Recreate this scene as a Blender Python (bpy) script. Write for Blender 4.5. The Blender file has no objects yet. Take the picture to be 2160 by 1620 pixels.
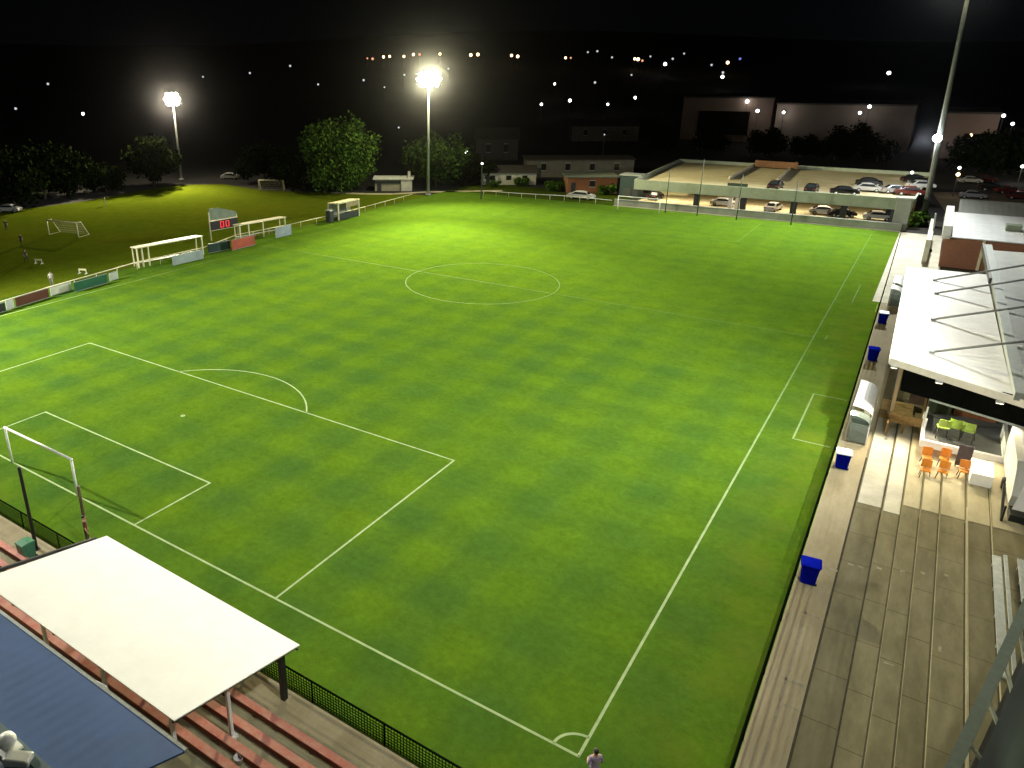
import bpy, math, random
from mathutils import Vector, Matrix
random.seed(7)
sc = bpy.context.scene
col = sc.collection
V = Vector
PI = math.pi

# ------------------------------------------------------------------ camera
CAM = V((6.6539, -20.5067, 23.8189))
RX = V((0.81446831, 0.58011856, -0.01018907))      # right
RY = V((0.19721709, -0.29331669, -0.93545216))     # down
RZ = V((-0.54566179, 0.75988668, -0.35330645))     # forward
F, CX, CY = 1573.28, 837.58, 743.59
cd = bpy.data.cameras.new('camera'); cam = bpy.data.objects.new('camera', cd); col.objects.link(cam)
cd.sensor_width = 36; cd.lens = F/2160*36
cd.shift_x = (1080-CX)/2160; cd.shift_y = -(810-CY)/2160
cd.clip_end = 5000; cd.clip_start = 0.1
M3 = Matrix((RX, -RY, -RZ)).transposed()
cam.matrix_world = Matrix.Translation(CAM) @ M3.to_4x4()
sc.camera = cam

def ray(u, v): return RZ + RX*((u-CX)/F) + RY*((v-CY)/F)
def at(u, v, z=0.0):                                 # survey point: photo pixel -> point on the level plane z
    d = ray(u, v); t = (z-CAM.z)/d.z
    return CAM + d*t
def aty(u, v, y):                                    # survey point on the vertical plane y
    d = ray(u, v); t = (y-CAM.y)/d.y
    return CAM + d*t

# ------------------------------------------------------------------ materials
MATS = {}
def nm(name):
    m = bpy.data.materials.new(name); m.use_nodes = True
    n = m.node_tree.nodes; l = m.node_tree.links
    return m, n, l, n['Principled BSDF']
def mat(name, c, rough=0.7, var=0.15, scale=2.0, metal=0.0, bump=0.0, c2=None, detail=6):
    if name in MATS: return MATS[name]
    m, n, l, b = nm(name)
    tc = n.new('ShaderNodeTexCoord'); nz = n.new('ShaderNodeTexNoise')
    nz.inputs['Scale'].default_value = scale; nz.inputs['Detail'].default_value = detail
    nz.inputs['Roughness'].default_value = 0.65
    l.new(tc.outputs['Object'], nz.inputs['Vector'])
    r = n.new('ShaderNodeValToRGB')
    lo = tuple(x*(1-var) for x in c) if c2 is None else c2
    hi = tuple(min(1, x*(1+var)) for x in c) if c2 is None else c
    r.color_ramp.elements[0].position = .3; r.color_ramp.elements[1].position = .7
    r.color_ramp.elements[0].color = (*lo, 1); r.color_ramp.elements[1].color = (*hi, 1)
    l.new(nz.outputs['Fac'], r.inputs['Fac']); l.new(r.outputs['Color'], b.inputs['Base Color'])
    b.inputs['Roughness'].default_value = rough; b.inputs['Metallic'].default_value = metal
    if name.startswith(('leaf','blue_p','blue_l','black_fence','terr','bulkhead','bay','old_w')): b.inputs['Specular IOR Level'].default_value = .0; b.inputs['Roughness'].default_value = 1
    if bump:
        bp = n.new('ShaderNodeBump'); bp.inputs['Strength'].default_value = bump; bp.inputs['Distance'].default_value = .02
        l.new(nz.outputs['Fac'], bp.inputs['Height']); l.new(bp.outputs['Normal'], b.inputs['Normal'])
    MATS[name] = m
    return m
def emis(name, c, s):
    if name in MATS: return MATS[name]
    m, n, l, b = nm(name)
    b.inputs['Base Color'].default_value = (.02, .02, .02, 1)
    b.inputs['Emission Color'].default_value = (*c, 1); b.inputs['Emission Strength'].default_value = s
    m.cycles.emission_sampling = 'NONE'
    MATS[name] = m
    return m

def grass_mat(name, base, dark, pale, stripe=0.0, sw=5.5, worn=None):
    m, n, l, b = nm(name)
    tc = n.new('ShaderNodeTexCoord')
    def noise(sc_, det=5, rough=.6, dist=0):
        z = n.new('ShaderNodeTexNoise'); z.inputs['Scale'].default_value = sc_; z.inputs['Detail'].default_value = det
        z.inputs['Roughness'].default_value = rough; z.inputs['Distortion'].default_value = dist
        l.new(tc.outputs['Object'], z.inputs['Vector']); return z.outputs['Fac']
    def ramp(f, a, c, ca=(0, 0, 0), cb=(1, 1, 1)):
        r = n.new('ShaderNodeValToRGB'); r.color_ramp.elements[0].position = a; r.color_ramp.elements[1].position = c
        r.color_ramp.elements[0].color = (*ca, 1); r.color_ramp.elements[1].color = (*cb, 1)
        l.new(f, r.inputs['Fac']); return r.outputs['Color']
    def mix(f, a, c, t='MIX'):
        x = n.new('ShaderNodeMix'); x.data_type = 'RGBA'; x.blend_type = t
        for s, i in ((f, 0), (a, 6), (c, 7)):
            if hasattr(s, 'default_value') or hasattr(s, 'links'): l.new(s, x.inputs[i])
            else: x.inputs[i].default_value = s if i == 0 else (*s, 1)
        return x.outputs[2]
    def math_(op, a, c=None):
        x = n.new('ShaderNodeMath'); x.operation = op
        for i, s in enumerate((a, c)):
            if s is None: continue
            if hasattr(s, 'links'): l.new(s, x.inputs[i])
            else: x.inputs[i].default_value = s
        return x.outputs[0]
    c = mix(ramp(noise(.12, 6, .65, .4), .25, .8), dark, base)
    c = mix(math_('MULTIPLY', ramp(noise(.045, 3), .45, .7), .4), c, pale)
    if stripe:
        sp = n.new('ShaderNodeSeparateXYZ'); l.new(tc.outputs['Object'], sp.inputs[0])
        # a crossed cut: soft square waves across and along the field
        wob = math_('MULTIPLY', math_('SUBTRACT', noise(.08, 2), .5), 2.2)
        sx = math_('SINE', math_('ADD', math_('ADD', math_('MULTIPLY', sp.outputs['X'], PI/sw), 3.2), wob))
        sy = math_('SINE', math_('ADD', math_('ADD', math_('MULTIPLY', sp.outputs['Y'], PI/sw), -1.19), wob))
        sx, sy = ramp(math_('ADD', math_('MULTIPLY', sx, .5), .5), .22, .78), ramp(math_('ADD', math_('MULTIPLY', sy, .5), .5), .22, .78)
        pr = math_('MULTIPLY', math_('ADD', math_('MULTIPLY', sx, 1.1), math_('MULTIPLY', sy, .9)), 1.0)
        pr = math_('MULTIPLY', pr, .5)
        brk = ramp(noise(.07, 4, .6), .34, .62, (.42,.42,.42), (1,1,1))
        k = math_('SUBTRACT', 1.0, math_('MULTIPLY', math_('SUBTRACT', 1.0, ramp(pr, .0, 1.0)), brk))
        fy = n.new('ShaderNodeMapRange'); fy.inputs[1].default_value = 38; fy.inputs[2].default_value = 66; fy.inputs[3].default_value = stripe; fy.inputs[4].default_value = stripe*.38
        l.new(sp.outputs['Y'], fy.inputs[0])
        c = mix(math_('MULTIPLY', math_('SUBTRACT', 1.0, k), fy.outputs[0]), c, (.038, .098, .022))
    fine = ramp(noise(2.6, 8, .75), .25, .75, (.74, .74, .74), (1.16, 1.16, 1.16))
    c = mix(1.0, c, fine, 'MULTIPLY')
    mid = ramp(noise(.55, 5, .7), .3, .7, (.82, .84, .82), (1.12, 1.1, 1.1))
    c = mix(1.0, c, mid, 'MULTIPLY')
    if worn:
        sp2 = n.new('ShaderNodeSeparateXYZ'); l.new(tc.outputs['Object'], sp2.inputs[0])
        e = n.new('ShaderNodeMapRange'); e.inputs[1].default_value = .3; e.inputs[2].default_value = 2.6
        e.inputs[3].default_value = 0; e.inputs[4].default_value = 1
        l.new(sp2.outputs['X'], e.inputs[0])
        w = math_('MULTIPLY', e.outputs[0], ramp(noise(.35, 5, .65), .42, .68))
        e3 = n.new('ShaderNodeMapRange'); e3.inputs[1].default_value = -.3; e3.inputs[2].default_value = -3.0
        l.new(sp2.outputs['Y'], e3.inputs[0])
        w2 = math_('MULTIPLY', e3.outputs[0], ramp(noise(.3, 5, .65), .5, .75))
        c = mix(math_('MULTIPLY', math_('MAXIMUM', w, w2), .75), c, worn)
    l.new(c, b.inputs['Base Color'])
    b.inputs['Roughness'].default_value = 1; b.inputs['Specular IOR Level'].default_value = 0
    bp = n.new('ShaderNodeBump'); bp.inputs['Strength'].default_value = .5; bp.inputs['Distance'].default_value = .05
    l.new(noise(7, 6, .7), bp.inputs['Height']); l.new(bp.outputs['Normal'], b.inputs['Normal'])
    return m

def hash_(t): return sum(ord(c) for c in t)
def concrete_mat(name, a, b_, stain, scale=.5, streak=True):
    if name in MATS: return MATS[name]
    m, n, l, b = nm(name)
    tc = n.new('ShaderNodeTexCoord'); oi = n.new('ShaderNodeObjectInfo')
    mp = n.new('ShaderNodeMapping'); mp.inputs['Scale'].default_value = (1.6, .45, 1) if streak else (1, 1, 1)
    va = n.new('ShaderNodeVectorMath'); va.operation = 'ADD'
    l.new(tc.outputs['Object'], va.inputs[0]); l.new(oi.outputs['Random'], va.inputs[1])
    l.new(va.outputs[0], mp.inputs['Vector'])
    def noise(s, d=6, r=.65):
        z = n.new('ShaderNodeTexNoise'); z.inputs['Scale'].default_value = s; z.inputs['Detail'].default_value = d; z.inputs['Roughness'].default_value = r
        l.new(mp.outputs[0], z.inputs['Vector']); return z
    r = n.new('ShaderNodeValToRGB'); r.color_ramp.elements[0].position = .32; r.color_ramp.elements[1].position = .68
    r.color_ramp.elements[0].color = (*a, 1); r.color_ramp.elements[1].color = (*b_, 1)
    l.new(noise(scale).outputs['Fac'], r.inputs['Fac'])
    r2 = n.new('ShaderNodeValToRGB'); r2.color_ramp.elements[0].position = .52; r2.color_ramp.elements[1].position = .74
    l.new(noise(scale*.45, 4).outputs['Fac'], r2.inputs['Fac'])
    x = n.new('ShaderNodeMix'); x.data_type = 'RGBA'; l.new(r2.outputs['Color'], x.inputs[0]); l.new(r.outputs['Color'], x.inputs[6]); x.inputs[7].default_value = (*stain, 1)
    r3 = n.new('ShaderNodeValToRGB'); r3.color_ramp.elements[0].color = (.78, .78, .78, 1); r3.color_ramp.elements[1].color = (1.15, 1.15, 1.15, 1)
    l.new(noise(scale*9, 8, .75).outputs['Fac'], r3.inputs['Fac'])
    y = n.new('ShaderNodeMix'); y.data_type = 'RGBA'; y.blend_type = 'MULTIPLY'; y.inputs[0].default_value = 1
    l.new(x.outputs[2], y.inputs[6]); l.new(r3.outputs['Color'], y.inputs[7])
    out = y.outputs[2]
    if name.startswith('terrace_concrete_'):           # cross joints between the cast slabs
        sp = n.new('ShaderNodeSeparateXYZ'); l.new(va.outputs[0], sp.inputs[0])
        dv = n.new('ShaderNodeMath'); dv.operation = 'MULTIPLY'; dv.inputs[1].default_value = 1/(2.7+.31*(hash_(name) % 5)); l.new(sp.outputs['Y'], dv.inputs[0])
        fr = n.new('ShaderNodeMath'); fr.operation = 'FRACT'; l.new(dv.outputs[0], fr.inputs[0])
        lt = n.new('ShaderNodeMath'); lt.operation = 'LESS_THAN'; lt.inputs[1].default_value = .009; l.new(fr.outputs[0], lt.inputs[0])
        jm = n.new('ShaderNodeMix'); jm.data_type = 'RGBA'; l.new(lt.outputs[0], jm.inputs[0]); l.new(out, jm.inputs[6]); jm.inputs[7].default_value = (.045,.04,.022,1)
        out = jm.outputs[2]
    l.new(out, b.inputs['Base Color']); b.inputs['Roughness'].default_value = .9; b.inputs['Specular IOR Level'].default_value = .15
    MATS[name] = m
    return m

def roof_mat(name, c, rib_axis='X', pitch=.76, rough=.5, dirt=.12, bump=.35):
    """profiled metal sheet: ribs as bump, faint dirt"""
    if name in MATS: return MATS[name]
    m, n, l, b = nm(name)
    tc = n.new('ShaderNodeTexCoord')
    w = n.new('ShaderNodeTexWave'); w.bands_direction = rib_axis; w.inputs['Scale'].default_value = 1/pitch*.314; w.wave_profile = 'SIN'
    l.new(tc.outputs['Object'], w.inputs['Vector'])
    z = n.new('ShaderNodeTexNoise'); z.inputs['Scale'].default_value = .7; z.inputs['Detail'].default_value = 7; z.inputs['Roughness'].default_value = .7
    l.new(tc.outputs['Object'], z.inputs['Vector'])
    r = n.new('ShaderNodeValToRGB'); r.color_ramp.elements[0].position = .25; r.color_ramp.elements[1].position = .65
    r.color_ramp.elements[0].color = (*[k*(1-dirt*2) for k in c], 1); r.color_ramp.elements[1].color = (*c, 1)
    l.new(z.outputs['Fac'], r.inputs['Fac']); l.new(r.outputs['Color'], b.inputs['Base Color'])
    bp = n.new('ShaderNodeBump'); bp.inputs['Strength'].default_value = bump; bp.inputs['Distance'].default_value = .03
    l.new(w.outputs['Fac'], bp.inputs['Height']); l.new(bp.outputs['Normal'], b.inputs['Normal'])
    b.inputs['Roughness'].default_value = rough; b.inputs['Specular IOR Level'].default_value = .3
    MATS[name] = m
    return m

def brick_mat(name, a, b_, mortar, s=1.0):
    if name in MATS: return MATS[name]
    m, n, l, b = nm(name)
    tc = n.new('ShaderNodeTexCoord'); t = n.new('ShaderNodeTexBrick')
    mp = n.new('ShaderNodeMapping'); mp.inputs['Rotation'].default_value = (PI/2, 0, 0)
    l.new(tc.outputs['Object'], mp.inputs['Vector']); l.new(mp.outputs[0], t.inputs['Vector'])
    t.inputs['Color1'].default_value = (*a, 1); t.inputs['Color2'].default_value = (*b_, 1); t.inputs['Mortar'].default_value = (*mortar, 1)
    t.inputs['Scale'].default_value = s*3; t.inputs['Brick Width'].default_value = .7
    l.new(t.outputs['Color'], b.inputs['Base Color']); b.inputs['Roughness'].default_value = .85
    MATS[name] = m
    return m

GRASS = grass_mat('pitch_turf', (.091, .168, .012), (.077, .152, .013), (.104, .174, .010), stripe=.66, sw=2.5, worn=(.105, .145, .018))
GRASS2 = grass_mat('training_turf', (.092, .126, .007), (.076, .112, .007), (.12, .128, .008))
VERGE = grass_mat('verge_turf', (.05, .075, .008), (.035, .055, .006), (.08, .08, .015))
def line_mat():
    m, n, l, b = nm('line_paint')
    tc = n.new('ShaderNodeTexCoord'); sp = n.new('ShaderNodeSeparateXYZ'); l.new(tc.outputs['Object'], sp.inputs[0])
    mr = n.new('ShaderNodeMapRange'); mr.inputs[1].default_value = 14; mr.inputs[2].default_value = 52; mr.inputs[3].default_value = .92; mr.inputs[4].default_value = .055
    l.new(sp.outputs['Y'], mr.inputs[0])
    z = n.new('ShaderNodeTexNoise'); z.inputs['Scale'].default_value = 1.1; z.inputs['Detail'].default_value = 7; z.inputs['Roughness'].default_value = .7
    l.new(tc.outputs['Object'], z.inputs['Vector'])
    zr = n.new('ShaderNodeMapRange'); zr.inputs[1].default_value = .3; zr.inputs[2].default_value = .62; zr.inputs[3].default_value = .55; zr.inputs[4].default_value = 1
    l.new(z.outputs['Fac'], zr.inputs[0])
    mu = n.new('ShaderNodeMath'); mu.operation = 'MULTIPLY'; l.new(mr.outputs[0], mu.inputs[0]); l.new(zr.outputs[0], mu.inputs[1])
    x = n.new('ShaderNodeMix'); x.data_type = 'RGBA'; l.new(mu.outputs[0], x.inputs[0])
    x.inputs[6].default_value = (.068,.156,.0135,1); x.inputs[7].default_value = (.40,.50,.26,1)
    l.new(x.outputs[2], b.inputs['Base Color']); b.inputs['Roughness'].default_value = .9; b.inputs['Specular IOR Level'].default_value = .1
    return m
LINE = line_mat()
WHITE = mat('white_paint', (.78, .78, .76), .45, .06, 3)
WHITE2 = mat('white_steel', (.72, .74, .7), .4, .1, 5)
CREAM = mat('cream_paint', (.72, .66, .42), .5, .15, 3)
GREY = mat('grey_metal', (.30, .33, .32), .45, .15, 3, metal=.3)
GALV = mat('galvanised_steel', (.42, .45, .42), .42, .2, 4, metal=.5)
DGREY = mat('dark_metal', (.035, .04, .038), .5, .3, 4)
BLACK = mat('black_paint', (.008, .010, .009), .6, .3, 6)
DGREEN = mat('dark_green_paint', (.018, .04, .02), .5, .3, 4)
FENCEM = mat('black_fence_coating', (.004, .007, .004), .9, .3, 6)
RUBBER = mat('tyre_rubber', (.012, .012, .012), .9, .3, 9)
GLASS = mat('dark_glass', (.02, .024, .026), .08, .1, 3)
BLUE = mat('blue_plastic', (.0025, .006, .23), 1.0, .15, 5)
LIDW = mat('white_lid_plastic', (.72, .74, .78), .4, .08, 5)
WOOD = mat('timber', (.20, .12, .035), .7, .35, 6)
ORANGE = mat('orange_plastic', (.62, .22, .02), .45, .12, 6)
LIME = mat('lime_plastic', (.34, .50, .09), .45, .12, 6)
TAN = mat('tan_render', (.34, .26, .14), .8, .15, 1.5)
CONC = concrete_mat('terrace_concrete', (.125, .112, .068), (.18, .163, .105), (.088, .082, .046))
CONC_L = concrete_mat('pale_concrete', (.38,.34,.22), (.50,.455,.32), (.28,.25,.155))
CONC_W = concrete_mat('walkway_concrete', (.29,.245,.15), (.37,.32,.21), (.235,.20,.12))
PAVE = concrete_mat('paving_concrete', (.46,.44,.35), (.58,.56,.47), (.36,.34,.26), streak=False)
WALLC = concrete_mat('grey_wall_concrete', (.26,.27,.25), (.35,.36,.335), (.18,.19,.165), streak=False)
FASC = concrete_mat('garage_fascia_concrete', (.28,.33,.25), (.36,.41,.32), (.22,.26,.18), streak=False)
DECK = concrete_mat('garage_deck_concrete', (.50,.44,.26), (.62,.56,.36), (.36,.30,.15), scale=.15, streak=False)
ROOFW = roof_mat('white_roof_sheet', (.82,.83,.82), 'X', dirt=.05, bump=.12)
ROOFG = roof_mat('grey_roof_sheet', (.58,.61,.57), 'Y')
ROOFS = roof_mat('stand_roof_sheet', (.80,.795,.78), 'Y', dirt=.09)
ROOFB = roof_mat('blue_roof_sheet', (.034,.082,.22), 'X', pitch=.5, bump=.1)
ROOFDG = roof_mat('green_roof_sheet', (.032, .055, .042), 'X')
REDP = mat('worn_red_paint', (.48,.12,.09), .75, .2, 3.2, c2=(.50,.26,.20), bump=.1)
BRICK = brick_mat('red_brick', (.28, .10, .04), (.22, .075, .035), (.25, .2, .15))
BRICKO = brick_mat('orange_brick', (.36, .115, .03), (.28, .09, .028), (.3, .2, .12))
LEAF = mat('leaf_green', (.055, .105, .016), .6, .5, 1.2)
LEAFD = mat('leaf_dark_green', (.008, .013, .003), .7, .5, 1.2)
BARK = mat('bark', (.07, .055, .04), .9, .3, 5)
ASPH = mat('asphalt', (.035, .034, .032), .9, .25, .8)
DIRT = mat('dry_ground', (.02, .019, .014), .95, .3, .3)
HILL = mat('hill_scrub', (.006, .0065, .006), 1.0, .5, .05)

# ------------------------------------------------------------------ mesh helpers
class MB:
    def __init__(s): s.v = []; s.f = []; s.mi = []; s.sm = []
    def add(s, vs, fs, mi=0, smooth=False):
        o = len(s.v); s.v += [V(p) for p in vs]
        for f in fs: s.f.append([i+o for i in f]); s.mi.append(mi); s.sm.append(smooth)
        return s
    def box(s, a, b, mi=0):
        x0, y0, z0 = a; x1, y1, z1 = b
        x0, x1 = min(x0, x1), max(x0, x1); y0, y1 = min(y0, y1), max(y0, y1); z0, z1 = min(z0, z1), max(z0, z1)
        return s.add([(x0,y0,z0),(x1,y0,z0),(x1,y1,z0),(x0,y1,z0),(x0,y0,z1),(x1,y0,z1),(x1,y1,z1),(x0,y1,z1)],
              [(0,3,2,1),(4,5,6,7),(0,1,5,4),(1,2,6,5),(2,3,7,6),(3,0,4,7)], mi)
    def bbox(s, a, b, r=.03, mi=0):                  # bevelled box (chamfered vertical and top edges)
        x0, y0, z0 = a; x1, y1, z1 = b
        ring = lambda e, z: [(x0+e+(r if k else 0)*0, 0, 0) for k in ()]
        def oct_(e, z):
            q = r
            return [(x0+e+q,y0+e,z),(x1-e-q,y0+e,z),(x1-e,y0+e+q,z),(x1-e,y1-e-q,z),(x1-e-q,y1-e,z),(x0+e+q,y1-e,z),(x0+e,y1-e-q,z),(x0+e,y0+e+q,z)]
        rings = [oct_(0, z0), oct_(0, z1-r), oct_(r, z1)]
        vs = sum(rings, []); fs = []
        for k in range(2):
            for i in range(8):
                j = (i+1) % 8; fs.append((k*8+i, k*8+j, k*8+8+j, k*8+8+i))
        fs.append(tuple(range(16, 24))); fs.append(tuple(reversed(range(8))))
        return s.add(vs, fs, mi)
    def bar(s, p, q, w, h=None, mi=0, up=(0,0,1)):   # rectangular bar between two points
        h = w if h is None else h
        p, q = V(p), V(q); d = (q-p).normalized(); u = V(up)
        if abs(d.dot(u)) > .98: u = V((0, 1, 0))
        sd = d.cross(u).normalized(); u = sd.cross(d).normalized()
        a, b = sd*(w/2), u*(h/2)
        vs = [p-a-b, p+a-b, p+a+b, p-a+b, q-a-b, q+a-b, q+a+b, q-a+b]
        return s.add(vs, [(0,1,2,3),(7,6,5,4),(0,4,5,1),(1,5,6,2),(2,6,7,3),(3,7,4,0)], mi)
    def tube(s, pts, r, n=10, mi=0, caps=True):
        pts = [V(p) for p in pts]; rs = r if isinstance(r, (list, tuple)) else [r]*len(pts)
        o = []; ref = None
        for i, p in enumerate(pts):
            d = (pts[min(i+1, len(pts)-1)]-pts[max(i-1, 0)]).normalized()
            if ref is None:
                ref = V((0,0,1)) if abs(d.z) < .9 else V((1,0,0))
            sd = d.cross(ref).normalized(); up = sd.cross(d).normalized(); ref = up
            o += [p+(sd*math.cos(2*PI*k/n)+up*math.sin(2*PI*k/n))*rs[i] for k in range(n)]
        fs = []
        for i in range(len(pts)-1):
            for k in range(n):
                fs.append((i*n+k, i*n+(k+1)%n, (i+1)*n+(k+1)%n, (i+1)*n+k))
        if caps: fs.append(tuple(reversed(range(n)))); fs.append(tuple(range((len(pts)-1)*n, len(pts)*n)))
        return s.add(o, fs, mi, n > 6)
    def lathe(s, prof, c=(0,0,0), n=20, mi=0, sy=1.0):
        c = V(c); o = []
        for r, z in prof: o += [c+V((r*math.cos(2*PI*k/n), sy*r*math.sin(2*PI*k/n), z)) for k in range(n)]
        fs = []
        for i in range(len(prof)-1):
            for k in range(n): fs.append((i*n+k, i*n+(k+1)%n, (i+1)*n+(k+1)%n, (i+1)*n+k))
        fs.append(tuple(reversed(range(n)))); fs.append(tuple(range((len(prof)-1)*n, len(prof)*n)))
        return s.add(o, fs, mi, True)
    def prism(s, poly, axis, a, b, mi=0):            # poly of 2D points extruded along axis 'x','y','z'
        def P(p, t): return (t,p[0],p[1]) if axis == 'x' else (p[0],t,p[1]) if axis == 'y' else (p[0],p[1],t)
        n = len(poly); vs = [P(p, a) for p in poly]+[P(p, b) for p in poly]
        fs = [(i,(i+1)%n,n+(i+1)%n,n+i) for i in range(n)]+[tuple(reversed(range(n))), tuple(range(n,2*n))]
        return s.add(vs, fs, mi)
    def slab(s, pts, t, mi=0):                       # top corners given, thickness t down
        pts = [V(p) for p in pts]; n = len(pts)
        vs = pts+[p-V((0,0,t)) for p in pts]
        fs = [tuple(range(n)), tuple(reversed(range(n,2*n)))]+[((i+1)%n,i,n+i,n+(i+1)%n) for i in range(n)]
        return s.add(vs, fs, mi)
    def ball(s, c, r, n=10, mi=0, sz=1):
        pr = [(max(.001, r*math.sin(PI*i/n)), -r*sz*math.cos(PI*i/n)) for i in range(n+1)]
        return s.lathe(pr, c, n*2, mi)
    def build(s, name, m, parent=None, world=True):
        me = bpy.data.meshes.new(name)
        off = V((0,0,0))
        if parent is not None and world:
            q = parent
            while q is not None: off += q.location; q = q.parent
        me.from_pydata([tuple(p-off) for p in s.v], [], s.f)
        ms = m if isinstance(m, (list, tuple)) else [m]
        for x in ms: me.materials.append(x)
        for i, p in enumerate(me.polygons): p.material_index = s.mi[i]; p.use_smooth = s.sm[i]
        me.validate(); me.update()
        import bmesh as _b
        bm = _b.new(); bm.from_mesh(me); _b.ops.recalc_face_normals(bm, faces=bm.faces); bm.to_mesh(me); bm.free()
        o = bpy.data.objects.new(name, me); col.objects.link(o)
        if parent is not None: o.parent = parent
        return o

def tag(o, label, cat, group=None):
    o['label'] = label; o['category'] = cat
    if group: o['group'] = group
    return o
def thing(name, label, cat, loc=(0,0,0), rotz=0, group=None):
    o = bpy.data.objects.new(name, None); col.objects.link(o); o.empty_display_size = .3
    o.location = loc; o.rotation_euler = (0, 0, rotz)
    return tag(o, label, cat, group)
def struct(o): o['kind'] = 'structure'; return o
def dup(root, loc, rotz=0, label=None, group=None, scale=None, mats=None):
    r = root.copy(); col.objects.link(r); r.location = loc; r.rotation_euler = (0, 0, rotz)
    if label: r['label'] = label
    if group: r['group'] = group
    if scale: r.scale = scale
    for ch in list(root.children):
        c = ch.copy(); col.objects.link(c); c.parent = r
        if mats and ch.name.split('.')[0] in mats:
            c.data = c.data.copy(); c.data.materials[0] = mats[ch.name.split('.')[0]]
        for g in list(ch.children):
            d = g.copy(); col.objects.link(d); d.parent = c
    return r
def grid_sheet(name, x0, x1, y0, y1, z, m, nx=1, ny=1):
    b = MB(); vs = [(x0+(x1-x0)*i/nx, y0+(y1-y0)*j/ny, z) for j in range(ny+1) for i in range(nx+1)]
    b.add(vs, [(j*(nx+1)+i, j*(nx+1)+i+1, (j+1)*(nx+1)+i+1, (j+1)*(nx+1)+i) for j in range(ny) for i in range(nx)])
    return b.build(name, m)
def poly_sheet(name, pts, m):
    b = MB(); b.add(pts, [tuple(range(len(pts)))]); return b.build(name, m)

# ------------------------------------------------------------------ ground and hills
W, L = 71.26, 111.98
def hz(x, y):
    d = math.hypot(x-CAM.x, y-CAM.y)
    if d < 300: return 0.0
    t = min(1, (d-300)/520); s = t*t*(3-2*t)
    a = math.atan2(y-CAM.y, x-CAM.x)
    return s*(50+6*math.sin(a*7)+5*math.sin(a*3+1))
b = MB()
NR, NA = 26, 96
rad = [0]+[300+600*(i/(NR-2))**1.0 for i in range(NR-1)]
b.v = []
vs = []
for i, r in enumerate([1, 60, 150, 260]+[300+i*26 for i in range(24)]):
    for k in range(NA):
        a = 2*PI*k/NA; x, y = CAM.x+r*math.cos(a), CAM.y+r*math.sin(a)
        vs.append((x, y, hz(x, y)-.03))
nr = len(vs)//NA
b.add(vs, [(i*NA+k, i*NA+(k+1)%NA, (i+1)*NA+(k+1)%NA, (i+1)*NA+k) for i in range(nr-1) for k in range(NA)]+[tuple(range(NA))])
struct(b.build('ground', [DIRT, HILL]))
g = bpy.data.objects['ground']
for p in g.data.polygons:
    c = p.center
    if math.hypot(c.x-CAM.x, c.y-CAM.y) > 200: p.material_index = 1
    p.use_smooth = True

# training field and verges (left)
struct(poly_sheet('training_field', [(-77.6,-30,-.012),(-77.6,108.5,-.012)]+[tuple(at(u,v))[:2]+(-.012,) for u, v in ((800,407),(690,405),(560,402),(470,388),(380,390),(300,402),(180,424),(0,448))]+[(-142,10,-.012),(-142,-30,-.012)], GRASS2))
struct(grid_sheet('grass_verge', -77.6, -36, 111, 129, -.012, VERGE))
b = MB(); w = .9
pp = [at(u, v) for u, v in ((700,406),(770,409),(830,409),(900,405),(1000,403),(1060,402))]
for i in range(len(pp)-1):
    p, q = pp[i], pp[i+1]; d = (q-p).normalized(); s_ = V((-d.y, d.x, 0))*w
    b.add([p-s_+V((0,0,.0)), q-s_, q+s_, p+s_], [(0,1,2,3)])
struct(b.build('footpath', CONC_L))

# ------------------------------------------------------------------ pitch
struct(grid_sheet('pitch_grass', -77.4, 4.95, -3.75, 115.9, 0.0, GRASS, 8, 12))
b = MB(); LW = .06; Z = .006
def lrect(x0, y0, x1, y1): b.add([(x0,y0,Z),(x1,y0,Z),(x1,y1,Z),(x0,y1,Z)], [(0,1,2,3)])
def lx(x0, x1, y): lrect(x0, y-LW, x1, y+LW)
def ly(x, y0, y1): lrect(x-LW, y0, x+LW, y1)
def arc(cx, cy, r, a0, a1, n=48):
    vs = []
    for i in range(n+1):
        a = a0+(a1-a0)*i/n
        vs += [(cx+(r-LW)*math.cos(a), cy+(r-LW)*math.sin(a), Z), (cx+(r+LW)*math.cos(a), cy+(r+LW)*math.sin(a), Z)]
    b.add(vs, [(2*i,2*i+1,2*i+3,2*i+2) for i in range(n)])
hw = W/2
lx(-W-LW, LW, 0); lx(-W-LW, LW, L); ly(0, LW, L-LW); ly(-W, LW, L-LW); lx(-W+LW, -LW, L/2)
arc(-hw, L/2, 9.15, 0, 2*PI, 96)
for y0, sg in ((0, 1), (L, -1)):
    ya, yb = y0+sg*LW, y0+sg*16.5
    for s in (-1, 1):
        ly(-hw+s*20.15, min(ya,yb), max(ya,yb)); yc = y0+sg*5.5; ly(-hw+s*9.16, min(ya,yc), max(ya,yc))
    lx(-hw-20.15-LW, -hw+20.15+LW, yb+sg*LW); lx(-hw-9.16-LW, -hw+9.16+LW, y0+sg*(5.5+LW))
    a = math.acos(5.5/9.15); cen = PI/2 if sg > 0 else -PI/2
    arc(-hw, y0+sg*11, 9.15, cen-a, cen+a, 32)
    arc(-hw, y0+sg*11, .12, 0, 2*PI, 12)
arc(-hw, L/2, .15, 0, 2*PI, 12)
arc(0, 0, 1, PI/2, PI); arc(-W, 0, 1, 0, PI/2); arc(0, L, 1, PI, 1.5*PI); arc(-W, L, 1, 1.5*PI, 2*PI)
t1, t2 = at(1673,926), at(1716,830)
tx = (t1.x+t2.x)/2
ly(tx, t1.y, t2.y); lx(tx+LW, 4.3, t1.y+LW); lx(tx+LW, 4.3, t2.y-LW)
t3, t4 = at(1800,640), at(1812,600); ly((t3.x+t4.x)/2, t3.y, t4.y)
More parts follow.
